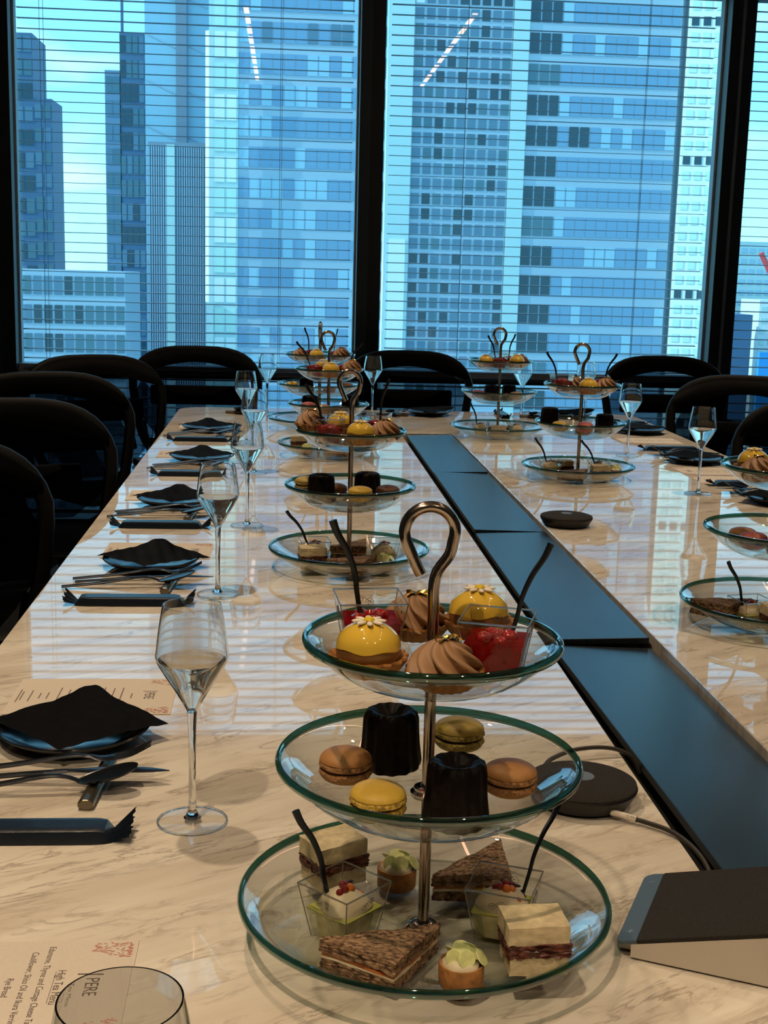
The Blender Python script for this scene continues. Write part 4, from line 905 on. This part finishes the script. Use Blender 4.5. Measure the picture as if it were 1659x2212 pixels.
# far left stepped tower
tA = tower('stepped_tower', 'dark stepped tower behind the left edge of the left blind', 220, -47, -41.0, -40, 37.0, 12, FR['navy'], 4, 3.6, 0.5, 2.4, lambda c, r: ch((GL['teal'], GL['slate'], GL['dark'])), rows=24)
obj('lower_wing', BX((4.45, 5, 33.5), (2.9, 10, 67)), FR['navy'], tA, False)
for r_ in range(16):
    for c_ in range(2): inst('window_pane', pane_mesh(1.1, 2.2, ch((GL['teal'], GL['slate']))), tA, (3.75 + 1.4 * c_, -0.03, 65 - 3.6 * r_))
tB = tower('dark_tower', 'dark twin tower with a roof mast in the left blind', 200, -24.75, -20.2, -40, 34.4, 12, FR['navy'], 5, 3.4, 0.5, 2.5, lambda c, r: ch((GL['dark'], GL['teal'], GL['dark'], GL['slate'])), gap=0.2, rows=22)
obj('lower_wing', BX((-3.3, 4, 34.5), (2.3, 8, 69)), FR['mid'], tB, False)
for r_ in range(20):
    for c_ in range(2): inst('window_pane', pane_mesh(0.85, 2.3, ch((GL['slate'], GL['teal']))), tB, (-3.85 + 1.08 * c_, -0.03, 67 - 3.4 * r_))
obj('roof_mast', tube([(-2.1, 2, 70), (-2.1, 2, 92)], 0.22, 6), FR['navy'], tB)
tL = tower('low_block', 'low office block with rows of dark windows at lower left', 140, -32, -17.0, -45, 0.4, 14, FR['pale'], 14, 3.0, 0.6, 1.9, lambda c, r: ch((GL['teal'], GL['slate'], GL['teal'], GL['dark'])), gap=0.25, rows=9)
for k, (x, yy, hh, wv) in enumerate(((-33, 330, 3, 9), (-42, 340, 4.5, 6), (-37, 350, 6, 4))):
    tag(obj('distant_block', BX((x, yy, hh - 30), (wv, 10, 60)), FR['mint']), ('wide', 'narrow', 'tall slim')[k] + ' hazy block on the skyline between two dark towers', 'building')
# glass tower with column, block added in front for the building reflected in its glass
tC = thing('glass_tower', 'sky blue glass tower beyond the reflected block in the left blind', 'building', (-15.2, 185, -45))
obj('tower_body', BX((0, 6, 60), (8.6, 12, 120)), GL['sky'], tC, False)  # reflected sky put into the light blue body colour
for k in range(12):
    obj('facade_brace', BX((-2.2, -0.1, 46 + 6 * k), (4.3, 0.10, 0.16), (0, 0.42, 0)), FR['pale'], tC, False); obj('facade_brace', BX((2.6, -0.1, 45 + 6 * k), (3.2, 0.10, 0.16), (0, 0.42, 0)), FR['pale'], tC, False)
obj('tower_column', BX((0.66, -0.6, 60), (1.45, 1.0, 120)), FR['grey'], tC, False)
tC2 = thing('reflected_block', 'ribbed blue-grey block standing for a building reflected in the glass tower, left blind', 'building', (-13.4, 165, -45))
obj('tower_body', BX((0, 5, 30.5), (7.4, 10, 61)), FR['grey'], tC2, False)
fin = None
for k in range(26):
    x = -3.55 + k * 0.284
    if 8 <= k <= 11: continue
    if fin is None: fin = obj('fin', BX((0, -0.12, 30.3), (0.11, 0.25, 60.6)), FR['pale'], tC2, False, (x, 0, 0))
    else: inst('fin', fin, tC2, (x, 0, 0))
obj('pale_pier', BX((-0.95, -0.2, 30.3), (1.0, 0.4, 60.8)), FR['mint'], tC2, False)
# big office building, three facades
def pE(c, r):
    if c >= 11: return GL['dark'] if r % 4 != 3 else GL['teal']
    if r == 1 and 2 <= c <= 5: return GL['dark']
    if r == 2 and 2 <= c <= 5: return GL['slate']
    return ch((GL['blue'], GL['blue'], GL['sky'], GL['blue'], GL['slate'] if r < 5 else GL['sky']))
tE = tower('office_building', 'blue glass office building filling the right half of the left blind', 160, -6.0, 11.5, -45, 44.5, 18, FR['pale'], 13, 3.55, 0.75, 2.35, pE, gap=0.16, rows=18)
obj('pale_pier', BX((-10.3, 0.3, 44), (3.2, 1.0, 88)), FR['mint'], tE, False)
for r_ in range(16):
    for c_ in range(2): inst('window_pane', pane_mesh(1.15, 2.9, GL['mint'] if r_ % 2 else FR['white']), tE, (-10.9 + 1.4 * c_, -0.22, 86 - 3.55 * r_))
obj('sunlit_edge', BX((-12.05, -1.6, 57.5), (0.62, 0.62, 31), (0, 0, dg(45))), FR['white'], tE, False)  # sunlit building edge: sunlight put into whiter colour and turned faces
obj('lower_fin', BX((-12.0, -0.6, 20), (0.9, 0.5, 44)), FR['mint'], tE, False)
tG = tower('grid_facade', 'office block with a fine dark window grid behind the middle blind', 160, 14.66, 26.5, -45, 44.5, 18, FR['pale'], 9, 1.775, 0.22, 1.25, lambda c, r: (ch((GL['dark'], GL['dark'], GL['slate'], FR['white'])) if r in (5, 6) else ch((GL['slate'], GL['teal'], GL['slate'], GL['slate'], GL['dark']))), gap=0.34, rows=33)
obj('pale_pier', BX((-7.4, -0.1, 44), (2.9, 1.0, 88)), FR['mint'], tG, False)
obj('white_pier', BX((-7.3, -0.7, 43), (1.9, 0.3, 14)), FR['white'], tG, False)
def pH(c, r):
    if c < 3: return GL['dark'] if r % 5 else GL['teal']
    if r == 1 and 6 <= c <= 9: return GL['teal']
    if r == 7 and c in (4, 5): return GL['dark']
    return ch((GL['blue'], GL['blue'], GL['sky'], GL['blue'], GL['blue']))
tH = tower('blue_facade', 'blue glazed wing with dark triple windows behind the middle blind', 160, 28.5, 46.9, -45, 44.5, 18, FR['pale'], 14, 3.55, 0.75, 2.35, pH, gap=0.18, rows=18)
obj('mint_pier', BX((-10.2, -0.05, 44), (1.9, 0.5, 88)), FR['mint'], tH, False)
tS = tower('sunlit_wing', 'sunlit pale corner wing at the right of the middle blind', 158, 47.3, 51.4, -45, 44.5, 12, FR['white'], 3, 1.775, 0.3, 1.0, lambda c, r: (GL['dark'] if r % 9 == 7 else GL['mint']), gap=0.5, rows=40)  # sunlight partly put into the white wall colour, face turned sunward
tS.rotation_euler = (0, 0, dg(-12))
# beyond the right pane: low sprawl under the sky
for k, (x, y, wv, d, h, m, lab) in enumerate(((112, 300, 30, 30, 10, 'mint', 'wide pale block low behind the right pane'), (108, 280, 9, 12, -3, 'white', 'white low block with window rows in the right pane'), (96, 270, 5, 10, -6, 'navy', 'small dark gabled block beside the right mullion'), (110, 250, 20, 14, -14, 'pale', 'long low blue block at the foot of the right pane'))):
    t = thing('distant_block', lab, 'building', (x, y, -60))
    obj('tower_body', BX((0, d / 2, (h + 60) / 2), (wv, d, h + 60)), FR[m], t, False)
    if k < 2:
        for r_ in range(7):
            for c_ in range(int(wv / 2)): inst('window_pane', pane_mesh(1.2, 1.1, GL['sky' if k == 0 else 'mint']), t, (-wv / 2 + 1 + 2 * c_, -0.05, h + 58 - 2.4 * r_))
red = mat('crane_red', (0.80, 0.10, 0.10), 0.5); blu = mat('hoarding_blue', (0.03, 0.35, 0.80), 0.6); yel = mat('pole_yellow', (0.55, 0.50, 0.25), 0.6)
tag(obj('crane_boom', tube([(101.0, 275, 7.0), (104.5, 275, 1.0)], 0.6, 8), red), 'red crane boom against the pale block in the right pane', 'crane')
tag(obj('blue_hoarding', BX((91, 238, -19), (5, 1.0, 14)), blu), 'bright blue hoarding at the foot of the right pane', 'hoarding')
tag(obj('yellow_tower', BX((95.5, 240, -20), (2.6, 2.6, 34)), yel), 'pale yellow slim tower at the right frame edge', 'building')
struct('ground', BX((40, 400, -60.5), (1200, 760, 1.0)), mat('city_ground', (0.20, 0.30, 0.36), 0.9, noise=0.5, nscale=0.05))
